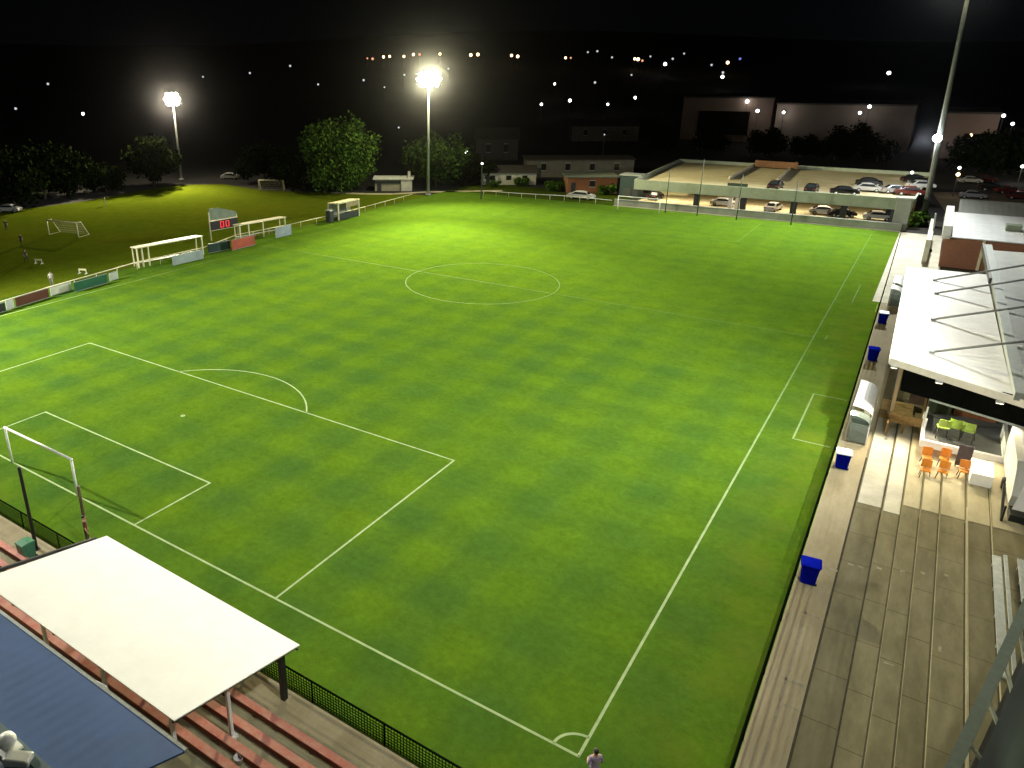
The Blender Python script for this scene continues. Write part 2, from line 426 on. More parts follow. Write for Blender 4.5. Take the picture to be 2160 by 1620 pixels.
t5 = at(1743,712); ly(t5.x, t5.y-.7, t5.y+.7)
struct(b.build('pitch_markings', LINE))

def goal(y, s, label):
    t = thing('football_goal', label, 'goal', (-hw, y, 0), 0, 'goals on the main pitch')
    for x in (-3.72, 3.72):
        MB().tube([(x,0,0),(x,0,2.5)], .075, 12).build('goal_post', WHITE2, t, False)
    MB().tube([(-3.795,0,2.5),(3.795,0,2.5)], .075, 12).build('crossbar', WHITE2, t, False)
    return t
goal(0, -1, 'white goal frame without a net on the near goal line')
t = goal(L, 1, 'small white goal frame at the far end before the grey wall')

# ------------------------------------------------------------------ fences
def mesh_fence(name, label, pts, h, step, post_r=.035, cat='fence', wm=.14, mm=FENCEM, rails=(1.0,)):
    pts = [V(p) for p in pts]; t = thing(name, label, cat, pts[0])
    wire = MB(); rail = MB()
    for i in range(len(pts)-1):
        p, q = pts[i], pts[i+1]; d = (q-p).length; n = max(1, round(d/step))
        for k in range(n+(i == len(pts)-2)):
            o = p.lerp(q, k/n)
            MB().tube([o, o+V((0,0,h+.04))], post_r, 8).build('fence_post', mm, t)
        for r in rails: rail.bar(p+V((0,0,h*r)), q+V((0,0,h*r)), .06)
        m = int(d/wm)
        for k in range(m):
            o = p.lerp(q, (k+.5)/m); wire.bar(o+V((0,0,.04)), o+V((0,0,h-.04)), .022)
        for z in [.06+wm*j for j in range(int((h-.08)/wm))]: wire.bar(p+V((0,0,z)), q+V((0,0,z)), .022)
    rail.build('top_rail', mm, t); wire.build('wire_mesh', mm, t)
    return t
mesh_fence('pitch_fence', 'low black mesh fence along the near goal line and the red benches', [(-60,-3.75,0),(4.6,-3.75,0)], 1.1, 3.6)
mesh_fence('pitch_fence', 'low black mesh fence between the touchline and the concrete walkway', [(4.85,-3.75,0),(4.55,40,0),(4.1,80,0),(3.6,115.4,0)], 1.15, 4.0, wm=.09)
# left fence: pale rail on posts
lp = [at(u, v) for u, v in ((-60,676),(0,657),(110,622),(290,569),(430,537),(500,509),(600,489),(700,466),(770,448),(870,420))]
lp[0] = V((-73.0,12,0))
def rail_fence(label, pts, h, step, m):
    t = thing('rail_fence', label, 'fence', pts[0]); r = MB(); ii = 0
    for i in range(len(pts)-1):
        p, q = pts[i], pts[i+1]; d = (q-p).length; n = max(1, round(d/step))
        for k in range(n): o = p.lerp(q, k/n); MB().tube([o, o+V((0,0,h))], .04, 8).build('fence_post', m, t)
        r.tube([p+V((0,0,h)), q+V((0,0,h))], .055, 8); 
    r.build('top_rail', m, t)
    return t
rail_fence('pale rail fence along the far left touchline with advertising boards', lp, 1.0, 3.2, CREAM)
rail_fence('thin white rail fence beside the footpath behind the far corner', [at(u,v) for u,v in ((1020,413),(1100,419),(1190,424),(1290,434))], 1.0, 3, WHITE2)

# advertising boards leaning on the left rail
def board(u0, v0, u1, v1, h, colr, label, z=.05):
    p, q = at(u0, v0), at(u1, v1); d = (q-p).normalized(); n = V((d.y, -d.x, 0))
    t = thing('advertising_board', label, 'board', p, 0, 'advertising boards on the left touchline')
    c = mat('board_'+label.split(' ')[0]+'_'+str(u0), colr, .5, .25, .5)
    m = MB(); m.bar(p+V((0,0,z+h/2)), q+V((0,0,z+h/2)), .05, h); m.build('panel', c, t)
    f = MB(); e = .03
    for zz in (z+.02, z+h-.02): f.bar(p+n*.03+V((0,0,zz)), q+n*.03+V((0,0,zz)), .05, .06)
    f.build('frame', GREY, t)
    return t
board(-60,678, 13,657, 1.0, (.02,.022,.025), 'black advertising board cut by the left edge of the photo')
board(15,656, 31,650, 1.1, (.5,.52,.5), 'short white advertising board beside the black one')
board(35,649, 104,628, 1.1, (.10,.025,.012), 'dark maroon advertising board along the left fence')
board(108,625, 152,612, 1.0, (.62,.62,.5), 'cream advertising board between the maroon and green boards')
board(158,617, 228,597, 1.15, (.01,.10,.045), 'green advertising board below the pale rail')
board(232,594, 250,588, 1.0, (.4,.45,.38), 'small pale green advertising board at the end of green board')
board(365,561, 430,546, 1.3, (.28,.34,.32), 'grey blue advertising board under the nearer shelter')
board(440,535, 486,526, 1.3, (.008,.03,.02), 'nearly black advertising board under the scoreboard')
board(490,529, 538,517, 1.5, (.36,.07,.035), 'red advertising board under the farther shelter')
board(582,503, 615,495, 1.6, (.26,.31,.32), 'grey advertising board past the farther shelter')

# shelters on the left touchline
def shelter(a, b_, h, label, posts, w=1.5, back=True):
    p, q = at(*a), at(*b_); d = (q-p).normalized(); n = V((d.y, -d.x, 0)) # toward pitch
    if n.x < 0: n = -n
    t = thing('team_shelter', label, 'shelter', p, 0, 'team shelters on the left touchline')
    o = -n*w
    m = MB(); m.slab([p+n*.2+V((0,0,h)), q+n*.2+V((0,0,h)), q+o+V((0,0,h-.12)), p+o+V((0,0,h-.12))], .14); m.build('roof', CREAM, t)
    for s in posts:
        c = p.lerp(q, s); MB().bar(c, c+V((0,0,h-.14)), .16).build('post', CREAM, t)
    for s in (0.02, .98):
        c = p.lerp(q, s)+o*.9; MB().bar(c, c+V((0,0,h-.26)), .12).build('post', CREAM, t)
    m = MB(); m.bar(p+o*.7+V((0,0,.45)), q+o*.7+V((0,0,.45)), .35, .06)
    for k in range(6): c = p.lerp(q, .05+.18*k)+o*.7; m.bar(c, c+V((0,0,.42)), .08)
    m.build('bench', GALV, t)
shelter((292,566), (430,538), 2.75, 'long cream team shelter nearest on the left touchline', (0.01,.08,.17,.99))
shelter((506,509), (604,490), 2.5, 'cream team shelter behind the scoreboard with a red board below', (.02,.2,.5,.98))

# scoreboard
p, q = at(446,508), at(502,497); d = (q-p).normalized(); n = V((d.y,-d.x,0)); n = n if n.x > 0 else -n
t = thing('scoreboard', 'black scoreboard with red lit digits under a grey gabled panel', 'scoreboard', p)
for c in (p, q): MB().tube([c, c+V((0,0,4.3 if c is p else 3.4))], .11, 10).build('post', CREAM, t)
m = MB(); m.bar(p+n*.16+V((0,0,2.25)), q+n*.16+V((0,0,2.25)), .22, 1.35); disp = m.build('display', BLACK, t)
f = MB()
for zz in (1.54, 2.96): f.bar(p+n*.17+V((0,0,zz)), q+n*.17+V((0,0,zz)), .26, .08)
f.build('frame', CREAM, t)
RED = emis('red_led', (1.0, .03, .04), 2.2)
ln = (q-p).length
for s in (.4, .6):
    c = p+d*(ln*s)+n*.285+V((0,0,2.25)); m = MB(); ww, hh = .26, .42
    for a, e in (((-ww,hh),(ww,hh)),((-ww,-hh),(ww,-hh)),((-ww,-hh),(-ww,hh)),((ww,-hh),(ww,hh))):
        m.bar(c+d*a[0]+V((0,0,a[1])), c+d*e[0]+V((0,0,e[1])), .03, .17, up=tuple(n))
    m.build('led_digit', RED, t)
m = MB(); z0 = 3.05
A = [p+n*.1+V((0,0,z0)), q+n*.1+V((0,0,z0)), q+n*.1+V((0,0,z0+.75)), p.lerp(q,.35)+n*.1+V((0,0,z0+1.7)), p+n*.1+V((0,0,z0+1.75))]
m.add(A+[x-n*.1 for x in A], [(0,1,2,3,4),(9,8,7,6,5)]+[((i+1)%5,i,5+i,5+(i+1)%5) for i in range(5)])
m.build('gable_panel', mat('gable_grey', (.17,.21,.15), .6, .25, 1.2), t)

# timber booth farther along the left touchline
p, q = at(706,467), at(757,455)
d = (q-p).normalized(); n = V((d.y,-d.x,0)); n = n if n.x > 0 else -n
t = thing('timekeeper_booth', 'pale boxy booth with open dark front at the far end of left touchline', 'booth', p)
o = -n*2.2
m = MB(); m.slab([p+n*.3+d*.8+V((0,0,3.0)), q+n*.3+V((0,0,3.0)), q+o+V((0,0,2.8)), p+o+d*.8+V((0,0,2.8))], .2); m.build('roof', CREAM, t)
for c in (p+d*1.0, q, p+o+d*1.0, q+o): MB().bar(c, c+V((0,0,2.8)), .22).build('post', CREAM, t)
m = MB(); m.bar(p+o*.95+d*1+V((0,0,1.4)), q+o*.95+V((0,0,1.4)), .1, 2.7); m.build('back_wall', mat('booth_grey',(.2,.2,.17),.7,.3,1), t)
m = MB(); m.bar(p+d*1.3+V((0,0,.55)), q-d*.2+V((0,0,.55)), .25, 1.0); m.build('counter', DGREY, t)
m = MB(); m.bar(p+d*3+V((0,0,2.3)), q-d*.2+V((0,0,2.3)), .12, .7); m.build('shutter', TAN, t)
t = thing('equipment_box', 'dark tall box standing beside the pale booth', 'box', tuple(at(696,468)))
m = MB(); m.bbox((-.5,-.5,0),(.5,.5,1.9),.06); m.build('body', DGREY, t, False); m = MB(); m.bbox((-.56,-.56,1.9),(.56,.56,2.02),.04); m.build('lid', GREY, t, False)

# training field goals and hurdles
def tgoal(base, rot, wdt, h, dep, label):
    t = thing('training_goal', label, 'goal', tuple(base), rot, 'goals on the training field')
    for x in (-wdt/2, wdt/2):
        MB().tube([(x,0,0),(x,0,h)], .09, 8).build('goal_post', CREAM, t, False)
        MB().tube([(x,0,h),(x,dep*.4,h),(x,dep,.05),(x,0,.05)], .06, 8).build('side_stay', CREAM, t, False)
    MB().tube([(-wdt/2,0,h),(wdt/2,0,h)], .09, 8).build('crossbar', CREAM, t, False)
    m = MB()
    for k in range(19): x = -wdt/2+wdt*(k+.5)/19; m.tube([(x,dep*.4,h-.05),(x,dep,.05)], .015, 4)
    for k in range(6): f = k/5; m.tube([(-wdt/2,dep*.4+dep*.6*f,h-.05-f*(h-.1)),(wdt/2,dep*.4+dep*.6*f,h-.05-f*(h-.1))], .015, 4)
    m.build('net', mat('net_cord',(.5,.47,.3),.9,.1), t, False)
    return t
ga, gb = at(104,495), at(166,501)
tgoal((ga+gb)/2, math.atan2((gb-ga).y,(gb-ga).x), (gb-ga).length, 2.3, 2.2, 'cream goal with net on the training field, seen left of the scoreboard')
ga, gb = at(547,402), at(598,402)
tgoal((ga+gb)/2, math.atan2((gb-ga).y,(gb-ga).x), (gb-ga).length, 2.2, 1.5, 'small far training goal before the dark trees')
for (u, v), lb in (((82,556),'low white hurdle lying nearest the dark figure on training field'), ((175,577),'low white hurdle just behind the pale rail fence')):
    t = thing('training_hurdle', lb, 'hurdle', tuple(at(u,v)), .4, 'white hurdles on the training field')
    t.scale = (.7,.7,.7); MB().bar((-.75,0,.75),(.75,0,.75),.14,.3).build('bar', CREAM, t, False)
    for x in (-.7,.7): m = MB(); m.bar((x,0,0),(x,0,.72),.1); m.bar((x,-.4,.04),(x,.4,.04),.1,.08); m.build('foot', WHITE, t, False)

# ------------------------------------------------------------------ right terrace
RZH = 5.6; Y0 = at(1880,755,RZH).y; Y1 = at(1915,563,RZH).y; Y2 = at(2085,530,RZH).y
edges = [6.45, 7.72, 8.6, 9.45, 10.3, 11.42, 12.45, 24.0]
RISE = .2
struct(poly_sheet('walkway', [(4.9,-30,.004),(6.46,-30,.004),(6.46,78,.004),(4.15,78,.004),(4.6,40,.004),(4.88,-3.7,.004)], CONC_W))
struct(grid_sheet('paved_forecourt', 3.4, 9.0, 72.2, 116, .008, PAVE))
t = thing('concrete_terrace', 'stepped grey brown concrete terrace beside the right touchline', 'terrace', (edges[0], -14, 0))
for i in range(7):
    m = MB(); m.box((edges[i], -14, -.1), (edges[i+1], Y0+4, RISE*(i+1)))
    cc = concrete_mat('terrace_concrete_%d' % i, *[tuple(x*k for x in c) for c, k in (((.145,.13,.075),[1,.92,1.0,.9,1.02,.88,1.0][i]), ((.235,.212,.128),[1,.95,1.02,.92,1.05,.9,1.05][i]), ((.115,.107,.06),1))], scale=.5+.06*i)
    m.build('step', cc, t)
SHADEM = mat('step_shade', (.045,.04,.022), .95, .4, 3)  # dark strips at the step feet paint in the shade of the risers
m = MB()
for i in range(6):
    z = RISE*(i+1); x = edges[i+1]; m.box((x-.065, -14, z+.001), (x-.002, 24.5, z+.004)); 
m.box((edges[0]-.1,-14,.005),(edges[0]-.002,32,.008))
m.build('shade_line', SHADEM, t)
# paler slabs set over the terrace in front of the stand
m = MB()
for i in range(2): 
    z = RISE*(i+1); ya = 25.2-.6*i
    m.box((edges[i]+.06, ya, z+.002), (edges[i+1]-.05, Y0+3.9, z+.03))
m.build('pale_slab', PAVE, t)
m = MB()
for i in range(2, 7):
    z = RISE*(i+1); m.box((edges[i]+.04, 26.2-.35*i, z+.002), (min(edges[i+1],16)-.04, Y0+.1, z+.025))
m.build('pale_slab', CONC_L, t)
m = MB()
for i in (5,): m.box((edges[i]+.002, -14, RISE*(i+1)+.001), (edges[i]+.075, 26, RISE*(i+1)+.006))
m.build('step_nosing', CONC_L, t)
OLDP = mat('old_white_paint', (.27,.25,.18), .8, .3, 6)
for i, xx in enumerate((6.75,7.2,7.95,8.9,9.7,10.6)):
    z = RISE*sum(1 for e in edges if e <= xx); y = 18.35+.06*i
    MB().box((xx, y-.1, z+.001), (xx+.26-.02*i, y+.1, z+.008)).build('paint_mark', OLDP, t)
MB().box((10.5,12.5,1.001),(10.62,12.9,1.008)).build('paint_mark', OLDP, t); MB().box((8.75,11,.601),(9.1,11.08,.608)).build('paint_mark', OLDP, t)
m = MB()
m.box((5.55,-14,.006),(5.62,14.5,.010)); m.box((5.2,17.6,.006),(6.4,17.8,.010)); m.box((5.4,13.3,.006),(6.3,13.42,.010)); m.box((5.5,8.4,.006),(6.3,8.55,.010)); m.box((5.55,6.9,.006),(6.3,7.0,.010))
struct(m.build('walkway_markings', mat('faded_line', (.26,.225,.155), .8, .3, 4)))
# aluminium benches on the upper platform
def albench(x, y0, y1, z, label, w=.34):
    t = thing('aluminium_bench', label, 'bench', (x, y0, z), 0, 'aluminium benches on the upper terrace')
    m = MB(); m.box((x, y0, z+.40), (x+w, y1, z+.46)); m.build('seat', GALV, t)
    for k in range(5):
        y = y0+.3+(y1-y0-.6)*k/4; m = MB(); m.box((x+.05,y-.04,z),(x+w-.05,y+.04,z+.40)); m.build('leg', GREY, t)
q = 1.2
albench(at(2093,1170,q+.45).x, at(2105,1425,q+.45).y, at(2093,1170,q+.45).y, RISE*6, 'long aluminium bench nearest the pitch on the upper terrace')
albench(at(2117,1170,RISE*7+.45).x, at(2127,1440,RISE*7+.45).y, at(2117,1170,RISE*7+.45).y, RISE*7, 'narrow aluminium plank bench between the two wider benches', .14)
albench(at(2146,1178,RISE*7+.45).x, at(2170,1340,RISE*7+.45).y, at(2146,1178,RISE*7+.45).y, RISE*7, 'aluminium bench at the right edge of the photo')

# blue bins
def bin_(u, v, label, lid, s=1.0):
    c = at(u, v); t = thing('litter_bin', label, 'bin', (c.x, c.y, .006), .12, 'blue bins along the fence')
    m = MB()
    def ring(h, z, r=.07): return [(x*k_, y*k_, z) for k_ in (1,) for x, y in [(h-r,-h),(h,-h+r),(h,h-r),(h-r,h),(-h+r,h),(-h,h-r),(-h,-h+r),(-h+r,-h)]]
    rs = [ring(.33*s,.05), ring(.355*s,.5), ring(.40*s,1.0), ring(.43*s,1.02), ring(.43*s,1.08)]
    m.add(sum(rs, []), [(q*8+k,q*8+(k+1)%8,q*8+8+(k+1)%8,q*8+8+k) for q in range(len(rs)-1) for k in range(8)]+[tuple(range(7,-1,-1)), tuple(range(len(rs)*8-8,len(rs)*8))])
    m.build('body', BLUE, t, False)
    if lid:
        m = MB(); rs = [ring(.45*s,1.082), ring(.46*s,1.12), ring(.40*s,1.18), ring(.1*s,1.21,.03)]
        m.add(sum(rs, []), [(q*8+k,q*8+(k+1)%8,q*8+8+(k+1)%8,q*8+8+k) for q in range(3) for k in range(8)]+[tuple(range(7,-1,-1)), tuple(range(24,32))]); m.build('lid', LIDW, t, False)
    else:
        m = MB(); rs = [ring(.45*s,1.082), ring(.46*s,1.12), ring(.38*s,1.16), ring(.1*s,1.18,.03)]
        m.add(sum(rs, []), [(q*8+k,q*8+(k+1)%8,q*8+8+(k+1)%8,q*8+8+k) for q in range(3) for k in range(8)]+[tuple(range(7,-1,-1)), tuple(range(24,32))]); m.build('lid', mat('blue_lid',(.004,.010,.34),.6,.1,4), t, False)
    for y in (-.25*s,.25*s): m = MB(); m.tube([(.33*s,y-.04,.07),(.33*s,y+.04,.07)], .07, 10); m.build('wheel', RUBBER, t, False)
    return t
bin_(1703,1226, 'blue bin with blue lid nearest the camera by the fence', False, 1.0)
bin_(1774,986, 'blue bin with white lid below the near dugout', True)
bin_(1839,760, 'blue bin with blue lid beside the stand roof corner', False)
bin_(1860,682, 'dark blue bin with white lid farthest along the fence', True)

# dugouts (open towards the pitch)
def dugout(x0, y0, y1, label, roofm, sidem, h=2.0, dep=1.35):
    t = thing('dugout', label, 'dugout', (x0, y0, 0), 0, 'dugouts beside the right touchline')
    n = 8; prof = [(x0+.15+ (dep-.15)*math.sin(PI/2*k/n), h-.0+(-.55)*(1-math.cos(PI/2*k/n))) for k in range(n+1)]
    prof = [(x0+.12, h)]+prof; m = MB()
    up = prof; lo = [(x, z-.05) for x, z in prof]
    m.prism(up+lo[::-1], 'y', y0, y1); m.build('roof', roofm, t)
    m = MB(); m.box((x0+dep-.05, y0, .05), (x0+dep-.002, y1, h-.56)); m.build('back_panel', WHITE, t)
    for y in (y0, y1-.05):
        m = MB(); m.box((x0+.25, y, .1), (x0+dep-.052, y+.05, h-.58)); m.build('side_panel', sidem, t)
    for y in (y0+.03, (y0+y1)/2, y1-.03):
        MB().bar((x0+.14, y, .006), (x0+.14, y, h-.06), .06).build('post', GALV, t)
    m = MB(); m.box((x0+.75, y0+.08, .40), (x0+1.15, y1-.08, .46))
    for k in range(4): y = y0+.3+(y1-y0-.6)*k/3; m.box((x0+.9, y-.03, .006), (x0+1.0, y+.03, .40))
    m.build('bench', WHITE2, t)
    return t
POLY = mat('grey_polycarbonate', (.16,.20,.18), .25, .2, 1)
ya = at(1820,870,1).y
x0 = 4.82
yN = at(1800,926,.3).y; yM = at(1815,868,1.9).y; yF = at(1830,812,1.9).y
dugout(x0, yN, yM-.15, 'grey roofed dugout with white back by the near technical area', POLY, POLY)
dugout(x0, yM+.1, yF, 'white roofed dugout joined behind the grey roofed one', WHITE, POLY, 2.2)
yN = at(1880,642,.3).y; yM = at(1886,608,1.5).y; yF = at(1888,582,1.9).y
dugout(4.75, yN, yM-.5, 'small white dugout beside the far technical area, the nearer of two', WHITE, POLY, 2.0, 1.2)
dugout(4.75, yM+.6, yF, 'small white dugout farthest up the right touchline', WHITE, POLY, 2.0, 1.2)
c = at(1846,668); t = thing('lime_bib', 'pale lime bib hung on the fence near the farthest blue bin', 'clothing', (c.x+.15, c.y, 0))
m = MB()
vs = []; 
for j in range(7):
    for i in range(5):
        s = i/4-.5; vs.append((c.x-.0+.02*math.sin(9*s)+ .05*(1 if j < 3 else -1)*(1 if j != 3 else 0), c.y+s*.9*(1-.12*abs(j-3)), 1.22-abs(j-3)*.22+.03*math.sin(11*s+j)))
m.add(vs, [(j*5+i,j*5+i+1,j*5+i+6,j*5+i+5) for j in range(6) for i in range(4)])
m.build('cloth', mat('lime_cloth',(.5,.6,.16),.8,.15,8), t)

# ------------------------------------------------------------------ main stand (right)
RZH = 5.6; Y0 = at(1880,755,RZH).y; Y1 = at(1915,563,RZH).y; Y2 = at(2085,530,RZH).y
t = thing('main_stand', 'long stand with wide white sheet roof and struts along the right', 'stand', (6.3, Y0, 0))
STAND = t
xa, xb = at(1880,755,RZH).x, at(1915,563,RZH).x
PR_ = at(2160,846,RZH)
def yf(x): return Y0+(PR_.y-Y0)*(x-xa)/(PR_.x-xa)
gA, gB = at(2157,850,RZH+.3).x, at(2085,530,RZH+.3).x
m = MB(); m.slab([(xa,Y0,RZH),(gA-.3,yf(gA-.3),RZH+.03),(gB-.3,Y1,RZH+.12),(xb,Y1,RZH)], .07); m.build('roof', ROOFS, t)
m = MB(); m.slab([(gA+.3,yf(gA+.3),RZH+.05),(27,yf(27),RZH+.35),(27,Y2,RZH+.5),(gB+.3,Y2,RZH+.15)], .07); m.build('roof', ROOFG, t)
m = MB(); m.bar((xa-.02,Y0-.05,RZH-.21),(27,yf(27)-.05,RZH-.05),.08,.46)
m.build('front_fascia', mat('fascia_cream',(.62,.58,.5),.6,.1,2), t)
m = MB(); m.bar((xa-.06,Y0,RZH-.2),(xb-.06,Y1,RZH-.2),.07,.42); m.build('side_fascia', WHITE, t)
m = MB(); m.bar((gA,yf(gA)-.1,RZH+.2),(gB,Y2+1,RZH+.28),.6,.5); m.build('gutter_beam', GREY, t)
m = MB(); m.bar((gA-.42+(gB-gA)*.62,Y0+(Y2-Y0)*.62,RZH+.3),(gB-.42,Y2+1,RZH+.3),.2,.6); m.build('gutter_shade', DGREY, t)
STRUT = mat('strut_grey', (.14,.15,.145), .5, .15, 4)
for u, v in ((1966,742),(1969,673),(1976,618),(1972,590)):
    a = at(u, v, RZH+.12); e = V((a.x+8, a.y+.2, RZH+3.0)); zr_ = RZH+(a.x-xa)*.033
    st = MB().tube([a, e], .085, 8).build('roof_strut', STRUT, t)
    MB().box((a.x-.16,a.y-.16,zr_-.02),(a.x+.16,a.y+.16,zr_+.14)).build('anchor_plate', GREY, st)
    MB().bar((e.x,e.y,RZH+.2),(e.x,e.y,e.z+.3),.2).build('roof_mast', DGREY, t)
    MB().tube([e, (e.x+5,e.y,RZH+.4)], .07, 8).build('roof_strut', STRUT, t)
for k in range(5):
    y = Y0+.6+k*6.5
    MB().bar((7.15,y,.2),(7.15-.014*(y-Y0),y,RZH-.1),.2).build('post', mat('post_brown',(.30,.22,.12),.6,.1,2) if k == 0 else GREY, t)
m = MB(); m.box((24,Y0+.3,1.4),(24.3,Y2-1,RZH+.3)); m.build('rear_wall', BRICK, t)
m = MB(); m.box((6.46,Y0+4,-.1),(24,Y2-1,.25))
for i in range(1,7): m.box((edges[i],Y0+7,.25),(24,Y2-1,RISE*(i+1)))
m.build('seating_tiers', CONC, t)
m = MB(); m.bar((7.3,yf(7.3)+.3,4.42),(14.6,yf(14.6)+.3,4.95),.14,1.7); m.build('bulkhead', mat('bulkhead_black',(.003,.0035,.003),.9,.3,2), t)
bl = at(1960,836,3.1).x
m = MB(); m.bar((bl,yf(bl)+.3,3.66),(bl+4.6,yf(bl+4.6)+.3,3.97),.18,.13); m.build('bulkhead_trim', GREY, t)
m = MB(); m.box((bl-1.0,Y0+3.0,1.6),(24,Y0+3.2,5.2)); m.build('bar_wall', mat('bar_brown',(.06,.035,.02),.7,.6,1.1), t)
m = MB(); m.box((bl+1.6,Y0+2.2,1.68),(bl+3.9,Y0+2.7,2.75)); m.build('bar_counter', mat('bar_front',(.26,.10,.035),.5,.5,.8), t)
m = MB(); m.box((bl+3.0,Y0+2.15,1.9),(bl+3.7,Y0+2.195,2.6)); m.build('menu_sign', mat('sign_red',(.30,.035,.03),.5,.2,2), t)
m = MB(); m.box((bl+.1,Y0+1.9,1.68),(bl+1.4,Y0+2.6,2.7)); m.build('bar_counter', mat('bar_green',(.035,.05,.02),.6,.5,2), t)

# balcony in front of the bar
BZ = 1.75
pL = at(1944,927,BZ); pR = at(2110,964,BZ)
bx0, bx1, by0 = pL.x, pR.x+.1, pL.y
t = thing('balcony', 'raised white edged balcony with grey floor before the bar', 'balcony', (bx0, by0, .6))
yb_ = Y0+3.0
m = MB(); m.prism([(bx0+.2,pL.y+.2),(bx1+3,pR.y+.1),(bx1+3,yb_),(bx0+.2,yb_)], 'z', .5, BZ-.25); m.build('base_wall', mat('salmon_render',(.42,.26,.15),.8,.15,1.5), t)
m = MB(); m.prism([(bx0+.12,pL.y+.12),(bx1+3,pR.y+.05),(bx1+3,yb_),(bx0+.12,yb_)], 'z', BZ-.25, BZ-.08); m.build('floor', mat('balcony_floor',(.13,.135,.13),.8,.25,1.2), t)
m = MB(); m.bar((pL.x-.05,pL.y,BZ-.2),(bx1,pR.y,BZ-.2),.24,.46); m.build('front_kerb', WHITE, t)
m = MB(); m.box((bx0-.05, pL.y+.14, BZ-.42), (bx0+.12, Y0+1.6, BZ+.02)); m.build('side_kerb', WHITE, t)
m = MB(); m.box((bx1+.002, pR.y-.12, BZ-.42), (bx1+.2, Y0+.2, BZ+.75)); m.build('side_wall', WHITE2, t)
for y in (by0+1.0, Y0-.3): MB().bar((bx0+.03,y,BZ+.02),(bx0+.03,y,2.8),.1).build('post', WHITE, t)
def chair(seatm, name, label, cat, group, loc, rz, h=.46):
    t = thing(name, label, cat, loc, rz, group)
    m = MB(); m.bbox((-.24,-.23,h-.03),(.24,.23,h+.04),.03); m.build('seat', seatm, t, False)
    m = MB(); vs = []
    for j in range(5):
        for i in range(7):
            a = (i/6-.5); vs.append((a*.5, .22+.10*(j/4)-.12*a*a*4*.5, h+.08+.44*j/4))
    fs = [(j*7+i,j*7+i+1,j*7+i+8,j*7+i+7) for j in range(4) for i in range(6)]
    off = len(vs); vs2 = [(x,y+.035,z) for x,y,z in vs]
    m.add(vs+vs2, fs+[tuple(k+off for k in f[::-1]) for f in fs]+[(i,i+off,i+1+off,i+1) for i in range(6)]+[(28+i,28+i+1,28+i+1+off,28+i+off) for i in range(6)]+[(j*7,(j+1)*7,(j+1)*7+off,j*7+off) for j in range(4)]+[(j*7+6,j*7+6+off,(j+1)*7+6+off,(j+1)*7+6) for j in range(4)])
    m.build('backrest', seatm, t, False)
    for sx in (-1,1):
        for sy in (-1,1): MB().tube([(sx*.25,sy*.25,0),(sx*.2,sy*.18,h-.03)], .02, 8).build('leg', DGREY, t, False)
    return t
proto = None
for i, (u, v, lb) in enumerate(((1984,922,'lime green chair at the left end of the balcony row'),(2010,922,'lime green chair in the middle of the balcony row'),(2038,930,'lime green chair at the right end of the balcony row'))):
    c = at(u, v, BZ-.08)
    if i == 0: proto = chair(LIME, 'bar_chair', lb, 'chair', 'lime chairs on the balcony', (c.x,c.y,BZ-.08), PI+.15, .62); proto.scale = (1.35,1.35,1.2)
    else: dup(proto, (c.x,c.y,BZ-.08), PI-.1*i, lb, 'lime chairs on the balcony')
tz = {}
def tzat(x): return RISE*sum(1 for e in edges if e <= x)+.028
for i, (u, v, lb) in enumerate(((1952,979,'orange chair left under the balcony edge, back row'),(1988,982,'orange chair second from left under the balcony edge, back row'),(1949,1006,'orange chair left in the front row below balcony'),(1985,1009,'orange chair right of the left one in the front row below balcony'),(2030,1008,'orange chair standing alone beside the dark board'))):
    c = at(u, v, .75); z = tzat(c.x); c = at(u, v, z)
    if i == 0: op = chair(ORANGE, 'cafe_chair', lb, 'chair', 'orange chairs below the balcony', (c.x,c.y,z), .2); op.scale = (1.05,1.05,1.05)
    else: dup(op, (c.x,c.y,z), [.1,-.1,.05,-.15,.1][i], lb, 'orange chairs below the balcony')
c = at(2027,990,1.0); z = tzat(c.x); t = thing('menu_board', 'dark upright board leaning under the white balcony edge', 'board', (c.x,c.y+.2,z))
m = MB(); m.bbox((-.36,-.05,.12),(.36,.05,1.5),.03); m.build('panel', mat('slate',(.06,.05,.06),.6,.3,3), t, False)
for x in (-.3,.3): MB().bar((x,.02,0),(x,.02,.14),.06).build('foot', DGREY, t, False)
# white marquee style counter
a = at(2038,1022,1.2); bq = at(2088,1040,1.2); z = tzat(a.x+.3)
t = thing('serving_table', 'long table under a bright white cloth beside the balcony', 'table', (a.x,a.y,z))
m = MB(); x0_, x1_ = a.x+.1, bq.x; y0_, y1_ = a.y-.1, a.y+2.0
m.box((x0_,y0_,z+.74),(x1_,y1_,z+.80)); m.build('tabletop', WHITE, t)
m = MB(); m.box((x0_-.02,y0_-.02,z+.12),(x1_+.02,y0_-.002,z+.81)); m.box((x0_-.02,y0_-.002,z+.12),(x0_-.002,y1_,z+.81)); m.box((x0_-.02,y0_-.02,z+.802),(x1_+.02,y1_,z+.825)); m.build('cloth', WHITE, t)
for x in (x0_+.1,x1_-.1):
    for y in (y0_+.1,y1_-.1): MB().bar((x,y,z),(x,y,z+.74),.05).build('leg', GREY, t)
